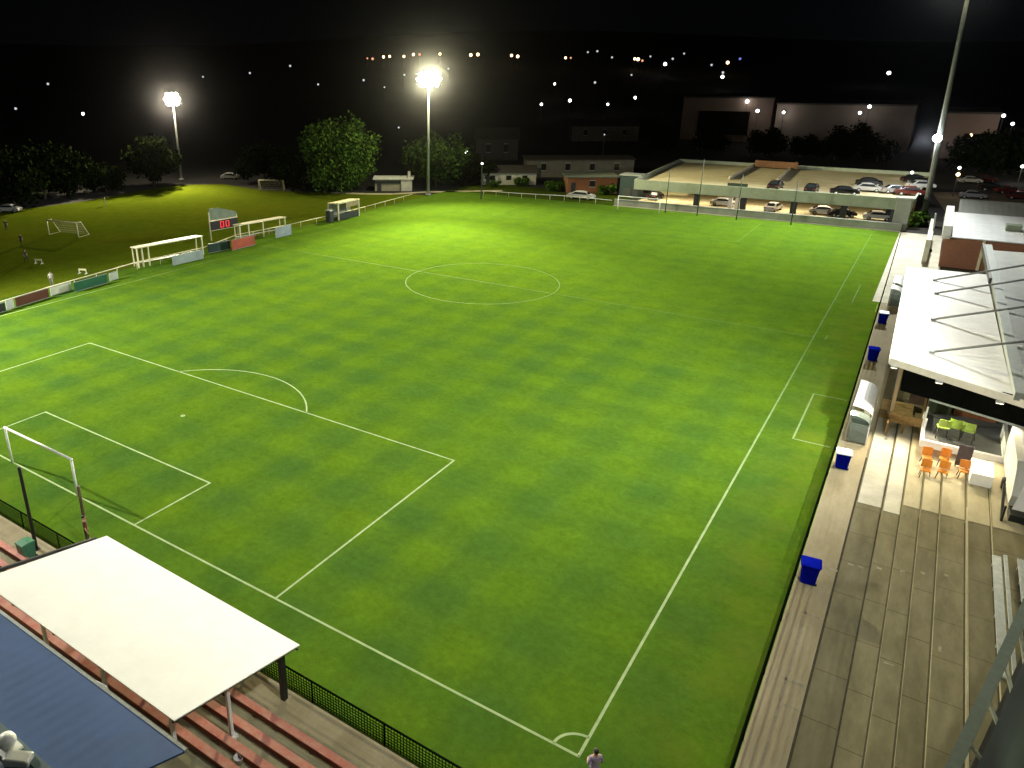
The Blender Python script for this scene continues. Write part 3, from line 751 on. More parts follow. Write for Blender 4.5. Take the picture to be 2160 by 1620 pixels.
# timber deck and frame at stand corner
t2 = thing('timber_deck', 'pale brown timber deck under the corner of the stand roof', 'deck', (6.5,Y0-1.5,0))
ya_ = at(1900,882,.5).y
m = MB()
for k in range(int((Y0+6-ya_)/.3)): m.box((6.5,ya_+k*.3,.21),(8.45,ya_+k*.3+.29,.46+.004*(k%3)))
m.build('decking', mat('deck_boards',(.36,.26,.10),.75,.3,2.5), t2)
MB().bar((7.1,Y0-1,1.35),(7.1,Y0+6,1.35),.09).build('handrail', WOOD, t2)
for k in range(4): MB().bar((7.1,Y0-.9+2.2*k,.46),(7.1,Y0-.9+2.2*k,1.3),.08).build('baluster', WOOD, t2)
pA = at(1867,918,.02); pB = at(1937,922,.4); pM = at(1899,925,.2)
t = thing('shadow_frame', 'brown frame added in the shape of beam shadows at the stand corner', 'added_frame', (pA.x,pA.y,0))  # solid frame added where brown beam shadows cross the terrace
for p_ in (pA, pM, pB): MB().bar((p_.x,pA.y,0),(p_.x,pA.y,1.75),.15).build('post', WOOD, t)
MB().bar((pA.x-.05,pA.y-.09,1.45),(pB.x+.1,pA.y-.09,1.45),.05,.62).build('cross_beam', WOOD, t)
for p_ in (pA, pB): MB().bar((p_.x,pA.y+.2,0),(p_.x,pA.y+3.2,2.4),.13).build('brace', WOOD, t)

# catering trailer at the right edge
TZ = RISE*7+.03
c = at(2124,1098,TZ)
tx0, ty0 = c.x-.15, c.y
t = thing('catering_trailer', 'pale grey catering trailer with rounded window and white front hatch', 'trailer', (tx0, ty0, TZ))
m = MB()
prof = [(ty0+.9,TZ+.5),(ty0+.6,TZ+1.2),(ty0+1.5,TZ+2.3),(ty0+2.2,TZ+2.55),(ty0+7.2,TZ+2.55),(ty0+7.5,TZ+2.3),(ty0+7.5,TZ+.5)]
m.prism(prof, 'x', tx0+.1, tx0+2.5); m.build('body', mat('trailer_grey',(.52,.53,.5),.4,.1,2), t)
def rrect(cx, cy, w, h, r, n=5):
    o = []
    for k, (sx, sy) in enumerate(((1,1),(-1,1),(-1,-1),(1,-1))):
        for i in range(n+1):
            a = PI/2*k+PI/2*i/n; o.append((cx+sx*(w/2-r)+r*math.cos(a), cy+sy*(h/2-r)+r*math.sin(a)))
    return o
m = MB(); m.prism(rrect(tx0+1.4, ty0+4.7, 1.9, 4.3, .35), 'z', TZ+2.555, TZ+2.60); m.build('roof_panel', mat('roof_panel_grey',(.38,.39,.4),.35,.1,2), t)
m = MB(); m.slab([(tx0+.15,ty0-.3,TZ+.9),(tx0+2.4,ty0-.3,TZ+.9),(tx0+2.4,ty0+2.0,TZ+2.38),(tx0+.8,ty0+2.0,TZ+2.38)], .05); m.build('front_hatch', WHITE, t)
m = MB(); m.box((tx0+.15,ty0-.25,TZ+.12),(tx0+2.4,ty0+.85,TZ+.5)); m.build('underframe', BLACK, t)
m = MB(); m.tube([(tx0-.02,ty0+3.9,TZ+.34),(tx0+.25,ty0+3.9,TZ+.34)], .33, 18); m.build('wheel', RUBBER, t)
m = MB(); m.bar((tx0-.1,ty0-.2,TZ+.02),(tx0-.1,ty0+2.3,TZ+1.0),.12); m.bar((tx0-.1,ty0-.2,TZ),(tx0-.1,ty0-.2,TZ+.9),.1); m.build('jockey_frame', BLACK, t)
m = MB(); m.ball((tx0+1.0,ty0+7.0,TZ+2.75),.32,8,sz=.7); m.build('roof_vent', CREAM, t)

# ------------------------------------------------------------------ near stand (bottom left)
zf, zr = 2.75, 3.5
c1, c2, c3, c4 = at(225,1130,zf), at(632,1360,zf), at(367,1520,zr), at(-40,1222,zr)
c4 = V((c4.x, c3.y+ (c4.y-c3.y)*.6, zr))
t = thing('small_stand', 'small open stand with glaring white roof above red benches', 'stand', (-17,-6.5,0))
m = MB(); m.slab([c1,c2,c3,c4], .05); m.build('roof', ROOFW, t)
nx_ = V((-.12,0,0)); ny_ = V((0,.12,0)); m = MB(); m.bar(c2-V((0,0,.14))+nx_,c3-V((0,0,.14))+nx_,.06,.1); m.bar(c3-V((0,0,.14))+ny_,c4-V((0,0,.14))+ny_,.06,.1); m.bar(c1-V((0,0,.14))-ny_,c2-V((0,0,.14))-ny_,.06,.1); m.build('edge_beam', DGREY, t)
NT = [(-5.05,.2),(-6.15,.42),(-7.15,.64),(-8.05,.86),(-9.1,1.05)]
def tz2(y): return max([0]+[z for yy, z in NT if y <= yy])
for k in range(4):
    s = .03+.31*k
    f = c2.lerp(c1, s); f = V((f.x-.25, f.y-.45, 0)); MB().bar((f.x,f.y,0),(f.x,f.y,zf-.1),.22).build('front_column', BLACK, t)
for k, (u, v) in enumerate(((490,1556),)):
    p_ = at(u, v, .42)
    for j in range(4):
        x = p_.x-4.1*j; m = MB(); m.bar((x,p_.y,.42),(x,p_.y,zf+.3),.13); m.bar((x,p_.y,.42),(x,p_.y,.55),.34); m.build('column', WHITE, t)
p_ = at(376,1578,.9)
for j in range(4):
    x = p_.x-4.1*j; MB().bar((x,p_.y-.1,.9),(x,p_.y-.1,zr-.15),.13).build('column', WHITE, t)
m = MB()
for j in range(5): x = c2.x-1.0-3*j; m.bar((x-.2,c2.y-.2,zf-.15),(x-.9,c3.y+.1,zr-.15),.1,.16)
m.build('rafters', DGREY, t)
# tiers and benches
t = thing('bench_terrace', 'stepped beige concrete tiers behind the near goal line', 'terrace', (-20,-6,0))
struct(grid_sheet('walkway', -60, 3.0, -5.05, -3.8, .006, CONC_W))
TC = concrete_mat('tier_concrete', (.24,.225,.14), (.34,.315,.205), (.17,.17,.105), scale=.8, streak=False)
for i, (y, z) in enumerate(NT):
    y2 = NT[i+1][0] if i < 4 else -10.2
    m = MB(); m.box((-60, y2, -.1), (2, y, z)); m.build('step', TC, t)
for i, (yb, lb) in enumerate(((-5.62,'worn red bench in the row nearest the pitch'),(-6.62,'worn red bench in the second row from the pitch'),(-7.55,'worn red bench in the third row from the pitch'),(-8.4,'worn red bench in the rear row beside the blue roof'))):
    z = tz2(yb); t = thing('plank_bench', lb, 'bench', (-20,yb,z), 0, 'red plank benches on the tiers')
    m = MB(); m.box((-50,yb-.16,z+.36),(1.0,yb+.16,z+.42)); m.build('seat', REDP, t)
    m = MB(); m.box((-50,yb-.15,z+.10),(1.0,yb-.11,z+.36)); m.build('shade_board', mat('red_shade_board',(.16,.05,.04),.8,.3,3), t)  # dark board stands in for the shadow band under the seat
    for k in range(18): x = -49.5+k*2.95; MB().box((x,yb-.10,z),(x+.1,yb+.12,z+.36)).build('leg', DGREY, t)
# white handrail hoop
a = at(190,1432,3.0); e = at(236,1466,3.0)
t = thing('curved_handrail', 'bent white handrail hoop in the gap behind the white roof', 'handrail', (a.x,a.y,1.05))
MB().tube([(a.x,a.y,1.05),(a.x,a.y,2.6),a.lerp(e,.15)+V((0,0,.05)),a.lerp(e,.6)+V((0,.1,.02)),e+V((0,0,-.1)),(e.x,e.y,2.5),(e.x,e.y,1.05)], .045, 8).build('rail', WHITE2, t)
p_ = at(505,1618,.45); t = thing('white_bucket', 'small white bucket at the bottom edge between red benches', 'bucket', (p_.x,p_.y,.64))
m = MB(); m.lathe([(.14,0),(.17,.28),(.18,.3),(.16,.3),(.14,.05),(.02,.04)]); m.build('pail', WHITE, t, False)
m = MB(); m.tube([(.17*math.cos(a_),0,.3+.17*math.sin(a_)) for a_ in [PI*k/10 for k in range(11)]], .008, 6); m.build('handle', GREY, t, False)

# blue roofed building
BZ2 = 3.7
e1 = at(385,1588,BZ2); e0 = at(-60,1242,BZ2); e2 = at(300,1637,BZ2)
yb = (e1.y+at(0,1285,BZ2).y)/2
t = thing('blue_roof_building', 'long low building with blue metal roof in the lower left corner', 'building', (-20,-14,0))
m = MB(); m.slab([(-45,yb+.05,BZ2),(e1.x,yb-.05,BZ2),(e1.x-.9,-13.2,BZ2+.35),(-45,-13.2,BZ2+.35)], .08); rf = m.build('roof', ROOFB, t)
m = MB(); m.slab([(-45,-13.25,BZ2+.35),(e1.x-.9,-13.25,BZ2+.35),(e1.x-1.6,-18,BZ2-.1),(-45,-18,BZ2-.1)], .08); m.build('roof', roof_mat('teal_roof_sheet',(.055,.095,.125),'X',pitch=.5), t)
m = MB(); m.bar((-45,-13.22,BZ2+.38),(e1.x-.9,-13.22,BZ2+.38),.3,.06); m.build('ridge_cap', mat('ridge_teal',(.07,.12,.13),.5,.1), t)
m = MB(); m.bar((-45,yb+.12,BZ2-.05),(e1.x,yb+.02,BZ2-.05),.12,.12); m.build('gutter', GALV, t)
m = MB(); m.box((-44,-17.8,0),(e1.x-1.4,yb-.5,BZ2-.1)); m.build('wall', CONC_L, t)
c = at(22,1592,BZ2+.2)
t = thing('roof_vent', 'white round turbine vent on the blue roof', 'vent', (c.x,c.y,BZ2+.1))
m = MB(); m.box((-.3,-.3,0),(.3,.3,.4)); m.build('base', WHITE2, t, False)
m = MB(); m.lathe([(.16,.4),(.2,.5),(.27,.62),(.28,.72),(.22,.86),(.05,.92)], n=16); m.build('turbine', WHITE2, t, False)
c = at(42,1612,BZ2+.2); t = thing('air_unit', 'white boxy air unit beside the round vent', 'air unit', (c.x,c.y,BZ2+.15), .5)
m = MB(); m.bbox((-.42,-.2,.08),(.42,.2,.42),.03); m.build('case', WHITE2, t, False)
m = MB(); m.box((-.36,-.18,0),(-.28,.18,.08)); m.box((.28,-.18,0),(.36,.18,.08)); m.build('foot', DGREY, t, False)

# ball stop poles and green bin behind near goal
for (u, v), top, lb, mm in (((77,1158),5.0,'black ball stop pole beside the green bin',BLACK), ((186,1140),3.4,'grey ball stop pole behind the person in maroon',mat('weathered_pole',(.12,.10,.05),.7,.3,3))):
    c = at(u, v); t = thing('net_pole', lb, 'pole', (c.x,c.y,0), 0, 'ball stop poles behind the near goal')
    MB().tube([(0,0,0),(0,0,top*.98),(0,0,top)], [.10,.085,.085], 10).build('shaft', mm, t, False)
    m = MB(); m.lathe([(.2,0),(.2,.04),(.1,.06)]); m.build('base_plate', mm, t, False)
c = at(60,1178,.2); t = thing('wheelie_bin', 'green wheelie bin beside the black pole on the tiers', 'bin', (c.x,c.y,.2))
m = MB(); m.prism([(-.3,.1),(.28,.1),(.36,.98),(-.36,.98)], 'x', -.3, .3); m.build('body', mat('bin_green',(.03,.13,.075),.45,.15,4), t, False)
m = MB(); m.prism([(-.38,.98),(.38,.98),(.36,1.04),(0,1.09),(-.36,1.05)], 'x', -.33, .33); m.build('lid', mat('bin_lid_green',(.055,.2,.11),.4,.12,4), t, False)
for x in (-.28,.28): m = MB(); m.tube([(x-.04,.3,.1),(x+.04,.3,.1)], .1, 12); m.build('wheel', RUBBER, t, False)

# ------------------------------------------------------------------ roof edge, lower right corner
z = 4.6
a0, a1 = at(2160,1290,z), at(2006,1630,z); dd = (a0-a1).normalized(); a0 = a0+dd*3; a1 = a1-dd*3
r0, r1 = at(2160,1395,z-.1), at(2058,1625,z-.1); d2 = (r0-r1).normalized(); r0 += d2*3; r1 -= d2*3
t = thing('corner_building', 'dark green roofed building with railing in the lower right corner', 'building', (r1.x+2, r1.y, 0))
m = MB(); m.slab([r1, r1+V((7,0,.3)), r0+V((7,0,.3)), r0], .1); m.build('roof', ROOFDG, t)
m = MB(); m.bar(r1+V((.02,0,-.25)), r0+V((.02,0,-.25)), .3, .25); m.build('gutter', BLACK, t)
m = MB(); m.bar(a1, a0, .34, .12); m.build('railing', mat('railing_green',(.07,.10,.075),.5,.2,3), t)
for k in range(6):
    f = .14+.15*k; p_ = a1.lerp(a0, f); q_ = r1.lerp(r0, f)
    m = MB(); m.bar(p_+V((.1,0,-.08)), q_+V((.1,0,-.1)), .1, .08); m.build('bracket', GALV, t)
wq = [r1+V((.5,0,0)), r1+V((6.8,0,0)), r0+V((6.8,0,0)), r0+V((.5,0,0))]
m = MB(); m.prism([(p_.x,p_.y) for p_ in wq], 'z', 0, z-.25); m.build('wall', mat('wall_dark_green',(.05,.07,.05),.7,.2,1), t)

# ------------------------------------------------------------------ far end: wall, garage
t = thing('boundary_wall', 'low grey concrete wall behind the far goal line', 'wall', (-17,116.2,0))
m = MB(); m.box((-41.5,116.1,0),(3.4,116.35,1.15)); m.build('wall', WALLC, t)
m = MB(); m.box((-41.5,116.0,1.15),(3.4,116.42,1.24)); m.build('coping', WALLC, t)
m = MB(); m.box((-41.5,115.75,.004),(3.4,116.09,.12)); m.build('kerb', PAVE, t)
for u, v, hh, lb in ((1403,449,7.5,'thin dark net pole behind the far goal, leftmost of four'),(1470,455,9.5,'tall thin dark net pole behind the far goal, second from left'),(1553,464,7.5,'thin dark net pole before the garage, third from left'),(1668,474,7.0,'thin dark net pole before the garage, rightmost of four')):
    c = at(u, v); tp_ = thing('net_pole', lb, 'pole', (c.x,min(c.y,115.6),0), 0, 'net poles behind the far goal')
    MB().tube([(0,0,0),(0,0,hh*.5),(0,0,hh)], [.09,.075,.06], 8).build('shaft', DGREEN, tp_, False)
    MB().lathe([(.16,0),(.16,.05),(.1,.08)]).build('base_plate', DGREEN, tp_, False)
gx0, gx1, gy, gy2, gd = -39.6, 4.2, 120.6, 158, 4.15
t = thing('parking_garage', 'two level open parking garage with lit lower deck behind the wall', 'garage', (-17,gy,0))
m = MB(); m.slab([(gx0,gy+.3,gd-.35),(gx1,gy+.3,gd-.35),(gx1+1,gy2,gd-.35),(gx0-2.6,gy2,gd-.35)], .3); m.build('upper_deck', DECK, t)
m = MB(); m.box((gx0,gy,gd-1.55),(gx1,gy+.28,gd+.25)); m.build('front_fascia', FASC, t)
m = MB(); m.bar((gx0,gy+.3,gd-.1),(gx0-2.6,gy2,gd-.1),.25,.7); m.bar((gx1,gy+.3,gd-.1),(gx1+1,gy2,gd-.1),.25,.7); m.bar((gx0-2.6,gy2+.15,gd-.1),(gx1+1,gy2+.15,gd-.1),.25,.8); m.build('deck_parapet', FASC, t)
m = MB(); m.box((gx0-2,gy2-17,.02),(gx1,gy2-16.7,gd-.66)); m.build('rear_wall', mat('garage_rear',(.42,.36,.24),.8,.2,.4), t)
m = MB(); m.box((gx0,gy,.0),(gx1,gy2-17,.015)); m.build('lower_floor', DECK, t)
for u in (1468,1567,1675,1782):
    c = aty(u, 430, gy+.6); MB().box((c.x-.45,gy+.3,0),(c.x+.45,gy+1.2,gd-.66)).build('pillar', BLACK, t)
for u, v in ((1340,410),(1885,455)):
    c = aty(u, v, gy+.6); MB().box((c.x-.5,gy+.3,0),(c.x+.5,gy+.8,gd-.66)).build('pillar', DGREY, t)
for u in (1540,1555):
    c = aty(u, 425, gy+3); MB().box((c.x-.35,gy+3,0),(c.x+.35,gy+3.5,gd-.66)).build('pillar', WHITE, t)
c = aty(1840, 440, gy+6); MB().box((c.x-3,gy+5,gd-1.5),(c.x+3,gy+5.4,gd-.66)).build('bulkhead', BLACK, t)
c = aty(1890, 460, gy+6); MB().box((c.x-1.5,gy+4,0),(c.x+1.5,gy+4.3,gd-.66)).build('ramp_wall', BLACK, t)
# ramp walls on deck
for (u0,v0),(u1,v1) in (((1538,378),(1600,346)),((1640,382),(1680,346))):
    a, e = at(u0,v0,gd-.3), at(u1,v1,gd-.3)
    m = MB(); m.bar(a+V((0,0,.25)),e+V((0,0,.25)),.3,.5); m.build('ramp_kerb', PAVE, t)
a, e = at(1592,350,gd), at(1682,356,gd)
m = MB(); m.bar(a+V((0,0,.55)),e+V((0,0,.55)),.3,1.3); m.build('ramp_wall', mat('ramp_brown',(.16,.075,.03),.8,.3,.6), t)
m = MB(); m.box((aty(1555,390,gy+2).x-1.5,gy+1.5,gd-.34),(aty(1555,390,gy+2).x+1.8,gy+1.7,gd+.6)); m.build('stair_rail', DGREEN, t)
c = at(1890,488); t2 = thing('garage_pillar', 'tall grey concrete end pillar between garage and forecourt', 'pillar', (c.x+.3,118,0))
m = MB(); m.bbox((-1.1,-.9,0),(.9,.9,4.6),.05); m.build('shaft', WALLC, t2, False); m = MB(); m.bbox((-1.3,-1.1,4.6),(1.1,1.1,5.0),.05); m.build('cap', WALLC, t2, False)
LAMPW = emis('garage_tube', (1, .86, .6), 5)
for k in range(6):
    x = gx0+5+k*7.2; t2 = thing('strip_light', 'strip light under the garage deck', 'lamp', (x,gy+6,gd-.75), 0, 'strip lights in the lower garage')
    MB().box((-.9,-.1,0),(.9,.1,.09)).build('housing', WHITE, t2, False); MB().box((-.85,-.06,-.05),(.85,.06,-.002)).build('tube', LAMPW, t2, False)

# dark green kiosk, goal side
gx = -42.5
t = thing('green_kiosk', 'dark green box kiosk at the left end of garage', 'kiosk', tuple(at(1325,418)))
p_ = at(1325,418)
m = MB(); m.box((p_.x-1.9,p_.y,.0),(p_.x+1.9,p_.y+3,4.3)); m.build('body', mat('kiosk_green',(.012,.03,.03),.5,.2,2), t)
m = MB(); m.box((p_.x-2.1,p_.y-.2,4.3),(p_.x+2.1,p_.y+3.2,4.5)); m.build('roof', GREY, t)
m = MB(); m.box((p_.x-1.2,p_.y-.04,.1),(p_.x+.4,p_.y-.002,1.9)); m.build('door', DGREY, t)

def house(label, u0, u1, vb, h, dep, wm, rm, rh=1.2, name='house', z0=0, win=2, over=.4):
    p, q = at(u0, vb), at(u1, vb); d = (q-p).normalized(); n = V((-d.y, d.x, 0)); w = (q-p).length
    ang = math.atan2(d.y, d.x)
    t = thing(name, label, 'building', tuple(p+V((0,0,z0))), ang)
    MB().box((0,0,0),(w,dep,h)).build('wall', wm, t, False)
    m = MB()
    if rh > 0: m.prism([(-over,h+.002),(dep+over,h+.002),(dep+over,h+.12),(dep/2,h+rh),(-over,h+.12)], 'x', -over, w+over)
    else: m.box((-over,-over,h+.002),(w+over,dep+over,h+.25))
    m.build('roof', rm, t, False)
    for k in range(win):
        x = w*(k+.7)/(win+.4); f = MB().box((x-.55,-.05,h*.4),(x+.55,-.002,h*.8)).build('window', GLASS, t, False)
        fr = MB(); fr.box((x-.62,-.07,h*.4-.07),(x+.62,-.01,h*.4)); fr.box((x-.62,-.07,h*.8),(x+.62,-.01,h*.8+.07)); fr.build('frame', WHITE, f, False)
    m = MB().box((w*.12-.45,-.05,0),(w*.12+.45,-.002,min(2.1,h*.85))).build('door', DGREY, t, False)
    return t
HW = mat('hut_wall',(.34,.32,.22),.8,.15,1); HWW = mat('white_render',(.55,.55,.46),.8,.15,1)
t = house('small pale hut with flat eaves beside the big tree', 791, 868, 403, 2.4, 5, HW, ROOFG, .5, 'hut', win=0)
c = at(852,402); m = MB(); m.box((c.x-1.6,c.y-.6,0),(c.x+1.6,c.y-.3,2.6)); o = m.build('end_wall', WHITE, t, True); bpy.data.objects.remove(o)
m = MB(); wd = (at(868,403)-at(791,403)).length; m.box((wd*.72,-.25,0),(wd+.1,-.06,2.6)); m.build('end_wall', HWW, t, False)
m = MB(); m.box((wd*.9,.5,2.5),(wd*.97,1.0,4.0)); m.build('chimney', HWW, t, False)
m = MB(); m.box((0,-.12,1.55),(wd*.71,-.003,2.15)); m.build('window_band', DGREY, t, False)
house('low white walled house right of the floodlight mast', 1015, 1130, 390, 2.6, 7, HWW, mat('dark_tiles',(.05,.045,.04),.8,.3,2), 1.3, win=3)
house('orange brick walled building left of the kiosk', 1196, 1300, 407, 3.1, 6, BRICKO, mat('grey_green_roof',(.12,.14,.11),.7,.2,1), 0, 'brick_building', win=1)
house('long grey building behind the orange brick wall', 1110, 1335, 374, 4.0, 9, mat('grey_render',(.17,.165,.13),.8,.2,.6), mat('brown_roof',(.06,.05,.04),.8,.2,1), .4, 'long_building', win=4)
house('dark gabled house beyond the white walled house', 1004, 1092, 338, 5.5, 10, mat('dark_render',(.05,.045,.04),.8,.2,1), mat('dark_tiles',(.05,.045,.04),.8,.3,2), 3, win=2)
house('faint pale house on rising ground behind the kiosk', 1205, 1345, 298, 5, 10, mat('faint_render',(.12,.11,.09),.8,.3,1), mat('dark_tiles',(.05,.045,.04),.8,.3,2), 2, win=3)

# brick clubhouse right
t = thing('clubhouse', 'brick clubhouse with white metal roof and tall white gable', 'building', (9,99,0))
zc = 4.0; k1, k2 = at(1993,498,zc), at(2160,522,zc); yk = k1.y
m = MB(); m.slab([(k1.x,yk,zc),(k1.x+14,yk,zc),(k1.x+14.4,yk+17,zc+.5),(k1.x+.5,yk+17,zc+.5)], .12); m.build('roof', ROOFG if False else roof_mat('club_roof',(.68,.70,.70),'X'), t)
m = MB(); m.box((k1.x+.1,yk+1.0,0),(k1.x+14,yk+16.5,zc-.12)); m.build('wall', BRICK, t)
m = MB(); m.box((k1.x-.3,yk,zc-.3),(k1.x+.55,yk+17,zc+1.3)); m.build('gable_parapet', WHITE, t)
m = MB(); m.slab([(k1.x+1.2,yk+17.2,zc+.2),(k1.x+22,yk+17.2,zc+.2),(k1.x+22,yk+27,zc+1.0),(k1.x+1.2,yk+27,zc+1.0)], .3); m.build('rear_roof', roof_mat('club_rear_roof',(.20,.215,.19),'X'), t)
m = MB(); m.box((k1.x+1.0,yk+17.1,2),(k1.x+22,yk+17.2,zc+.2)); m.build('rear_wall', WALLC, t)
c = at(2137,484,zc+.3); m = MB(); m.box((c.x-.8,c.y-.8,zc+.2),(c.x+.8,c.y+.8,zc+.9)); m.build('skylight', mat('skylight',(.18,.22,.15),.5,.2), t)
m = MB(); m.box((k1.x+3.9,yk+.9,0),(k1.x+4.2,yk+1.0,zc-.2)); m.build('downpipe', CREAM, t)
w_ = thing('side_wall', 'narrow pale wall running back beside the clubhouse gable', 'wall', (k1.x-1.6,yk+4,0))
MB().box((k1.x-1.75,yk+2,0),(k1.x-1.2,yk+19,3.0)).build('wall', mat('pale_wall',(.5,.5,.4),.8,.15,1), w_)
c = at(1961,531); t = thing('lamp_post', 'slim grey post standing on the pale forecourt', 'post', (c.x,c.y,.01))
MB().tube([(0,0,0),(-.35,0,5.2)], .10, 10).build('shaft', GREY, t, False); m = MB(); m.lathe([(.26,0),(.26,.3),(.14,.36)]); m.build('foot', BLACK, t, False)
c = at(2072,545,2.0); t = thing('patio_umbrella', 'folded cream umbrella by the clubhouse wall', 'umbrella', (13.2,97.4,0))
m = MB(); m.lathe([(.05,1.4),(.32,1.6),(.2,3.4),(.02,3.7)]); m.build('canopy', CREAM, t, False); MB().tube([(0,0,0),(0,0,1.6)], .04, 8).build('pole', GREY, t, False)

# car park on the right
struct(poly_sheet('car_park', [(10,128,.012),(60,118,.012),(80,200,.012),(6,165,.012)], mat('car_park_asphalt',(.13,.105,.06),.9,.25,.4)))
struct(poly_sheet('yard', [(-41,116.4,.010),(3.4,116.4,.010),(6,130,.010),(-41,130,.010)], ASPH))

# ------------------------------------------------------------------ cars
def make_car(name, label, bodym, loc, rz, group):
    t = thing(name, label, 'car', loc, rz, group)
    Lc, Wc = 4.3, 1.76
    prof = [(-2.15,.32),(-2.15,.78),(-1.95,.92),(-1.55,.97),(-.95,1.38),(-.45,1.46),(.45,1.44),(.95,1.25),(1.3,.98),(1.95,.86),(2.13,.7),(2.15,.35)]
    m = MB(); n = len(prof)
    ring = []
    for yy, ins in ((-1,1),(-.86,0),(.86,0),(1,1)):
        for x, z in prof:
            top = z > 1.1
            k = .80 if top else 1.0
            ring.append((x*(.985 if ins else 1), yy*Wc/2*k, z-(.05 if ins and top else 0)))
    fs = []
    for r in range(3):
        for i in range(n): fs.append((r*n+i, r*n+(i+1)%n, (r+1)*n+(i+1)%n, (r+1)*n+i))
    fs += [tuple(range(n)), tuple(reversed(range(3*n,4*n)))]
    m.add(ring, fs); m.build('body', bodym, t, False)
    g_ = MB()
    g_.add([(-1.56,-.62,.99),(-1.56,.62,.99),(-.97,.58,1.39),(-.97,-.58,1.39)], [(0,1,2,3)])
    g_.add([(1.31,-.64,1.0),(1.31,.64,1.0),(.97,.58,1.27),(.97,-.58,1.27)], [(0,1,2,3)])
    for v in range(len(g_.v)): g_.v[v] = g_.v[v]+V((.02 if g_.v[v].x > 0 else -.02, 0, .015))
    for s in (-1,1): g_.add([(-1.3,s*.895,1.0),(1.15,s*.895,1.0),(.85,s*.735,1.32),(-.8,s*.735,1.36)], [(0,1,2,3)])
    g_.build('windows', GLASS, t, False)
    for x in (-1.3,1.32):
        for s in (-1,1):
            wh = MB().tube([(x,s*.70,.31),(x,s*.9,.31)], .31, 16).build('wheel', RUBBER, t, False)
            MB().tube([(x,s*.901,.31),(x,s*.915,.31)], .19, 12).build('rim', GALV, wh, False)
    for s in (-1,1):
        MB().box((2.10,s*.8,.58),(2.165,s*.48,.72)).build('headlight', WHITE, t, False)
        MB().box((-2.165,s*.8,.66),(-2.11,s*.5,.82)).build('taillight', mat('red_lens',(.3,.01,.01),.3,.1), t, False)
    return t
CB = mat('car_black',(.012,.012,.013),.25,.1,2); CWH = mat('car_white',(.42,.42,.40),.3,.05,2); CS = mat('car_silver',(.34,.34,.34),.3,.08,2,metal=.4); CRD = mat('car_red',(.075,.012,.010),.3,.1,2)
cars = [ # u, v, z, paint, rot, label
 (1635,398,gd-.34,CB,1.5,'black car parked on the upper deck, left of two near the fascia'),
 (1711,405,gd-.34,CB,1.55,'black car parked on the upper deck between ramp and white car'),
 (1780,411,gd-.34,CB,.2,'low dark car left of the white car on the upper deck'),
 (1828,404,gd-.34,CWH,.15,'white car on the upper deck with a dark one behind'),
 (1832,392,gd-.34,CB,.1,'dark car directly behind the white car on upper deck'),
 (1888,408,gd-.34,CS,.3,'silver car toward the right end of the upper deck'),
 (1918,412,gd-.34,CRD,.2,'dark red car at the right end of the upper deck'),
 (1928,385,gd-.34,CB,.4,'black car farthest back at the right of the upper deck'),
 (1940,398,gd-.34,CWH,.5,'white car at the rear right corner of upper deck'),
 (1524,434,0.02,CWH,.1,'white car in the lower garage left of white columns'),
 (1630,444,0.02,CWH,1.4,'white car nose out in the lower garage centre'),
 (1735,452,0.02,CWH,.2,'white car in the lower garage beside a dark one'),
 (1775,457,0.02,CB,.3,'dark car beside a white car in the lower garage'),
 (1850,464,0.02,CWH,.15,'white car in the lower garage under the black bulkhead'),
 (1893,468,0.02,CWH,1.5,'white car end on at the right of the lower garage'),
 (1382,420,0.02,CB,1.5,'black car at the left end of the lower garage'),
]
cp = None
for u, v, z, pm, rz, lb in cars:
    c = at(u, v, z)
    if z < 1 and c.y < gy+2.5: c.y = gy+3.2
    if z > 1 and c.y < gy+1.5: c.y = gy+2.4
    if cp is None: cp = make_car('parked_car', lb, pm, (c.x,c.y,z), rz, 'cars parked at the garage')
    else: dup(cp, (c.x,c.y,z), rz, lb, 'cars parked at the garage', mats={'body': pm})
for i, (u, v, pm, rz, lb) in enumerate(((2050,418,CS,.1,'silver car parked behind the clubhouse rear roof'),(2090,402,CB,.3,'black car in the car park under dark trees'),(2125,408,CRD,.4,'dark red car in the car park at right'),(2045,386,CWH,.2,'white car at the back of the car park'),(2150,420,CRD,.1,'dark red car at the right edge of car park'),(2076,384,CRD,.2,'red car at the back of the car park'))):
    c = at(u, v, .02); dup(cp, (c.x,c.y,.02), rz, lb, 'cars in the car park at right', mats={'body': pm})
# white van at the far corner
c = at(1225,420); dup(cp, (c.x,c.y,-.01), .1, 'white car with a long bonnet beside the orange brick building', 'cars beside the far corner', scale=(1.25,1.1,1.1), mats={'body': CWH})
for u, v, lb in ((20,447,'pale car at the left edge beyond the training field'),(485,377,'pale car at the rim of the training field beside dark trees')):
    c = at(u, v); dup(cp, (c.x,c.y,-.01), .6, lb, 'cars beyond the training field', mats={'body': CWH})

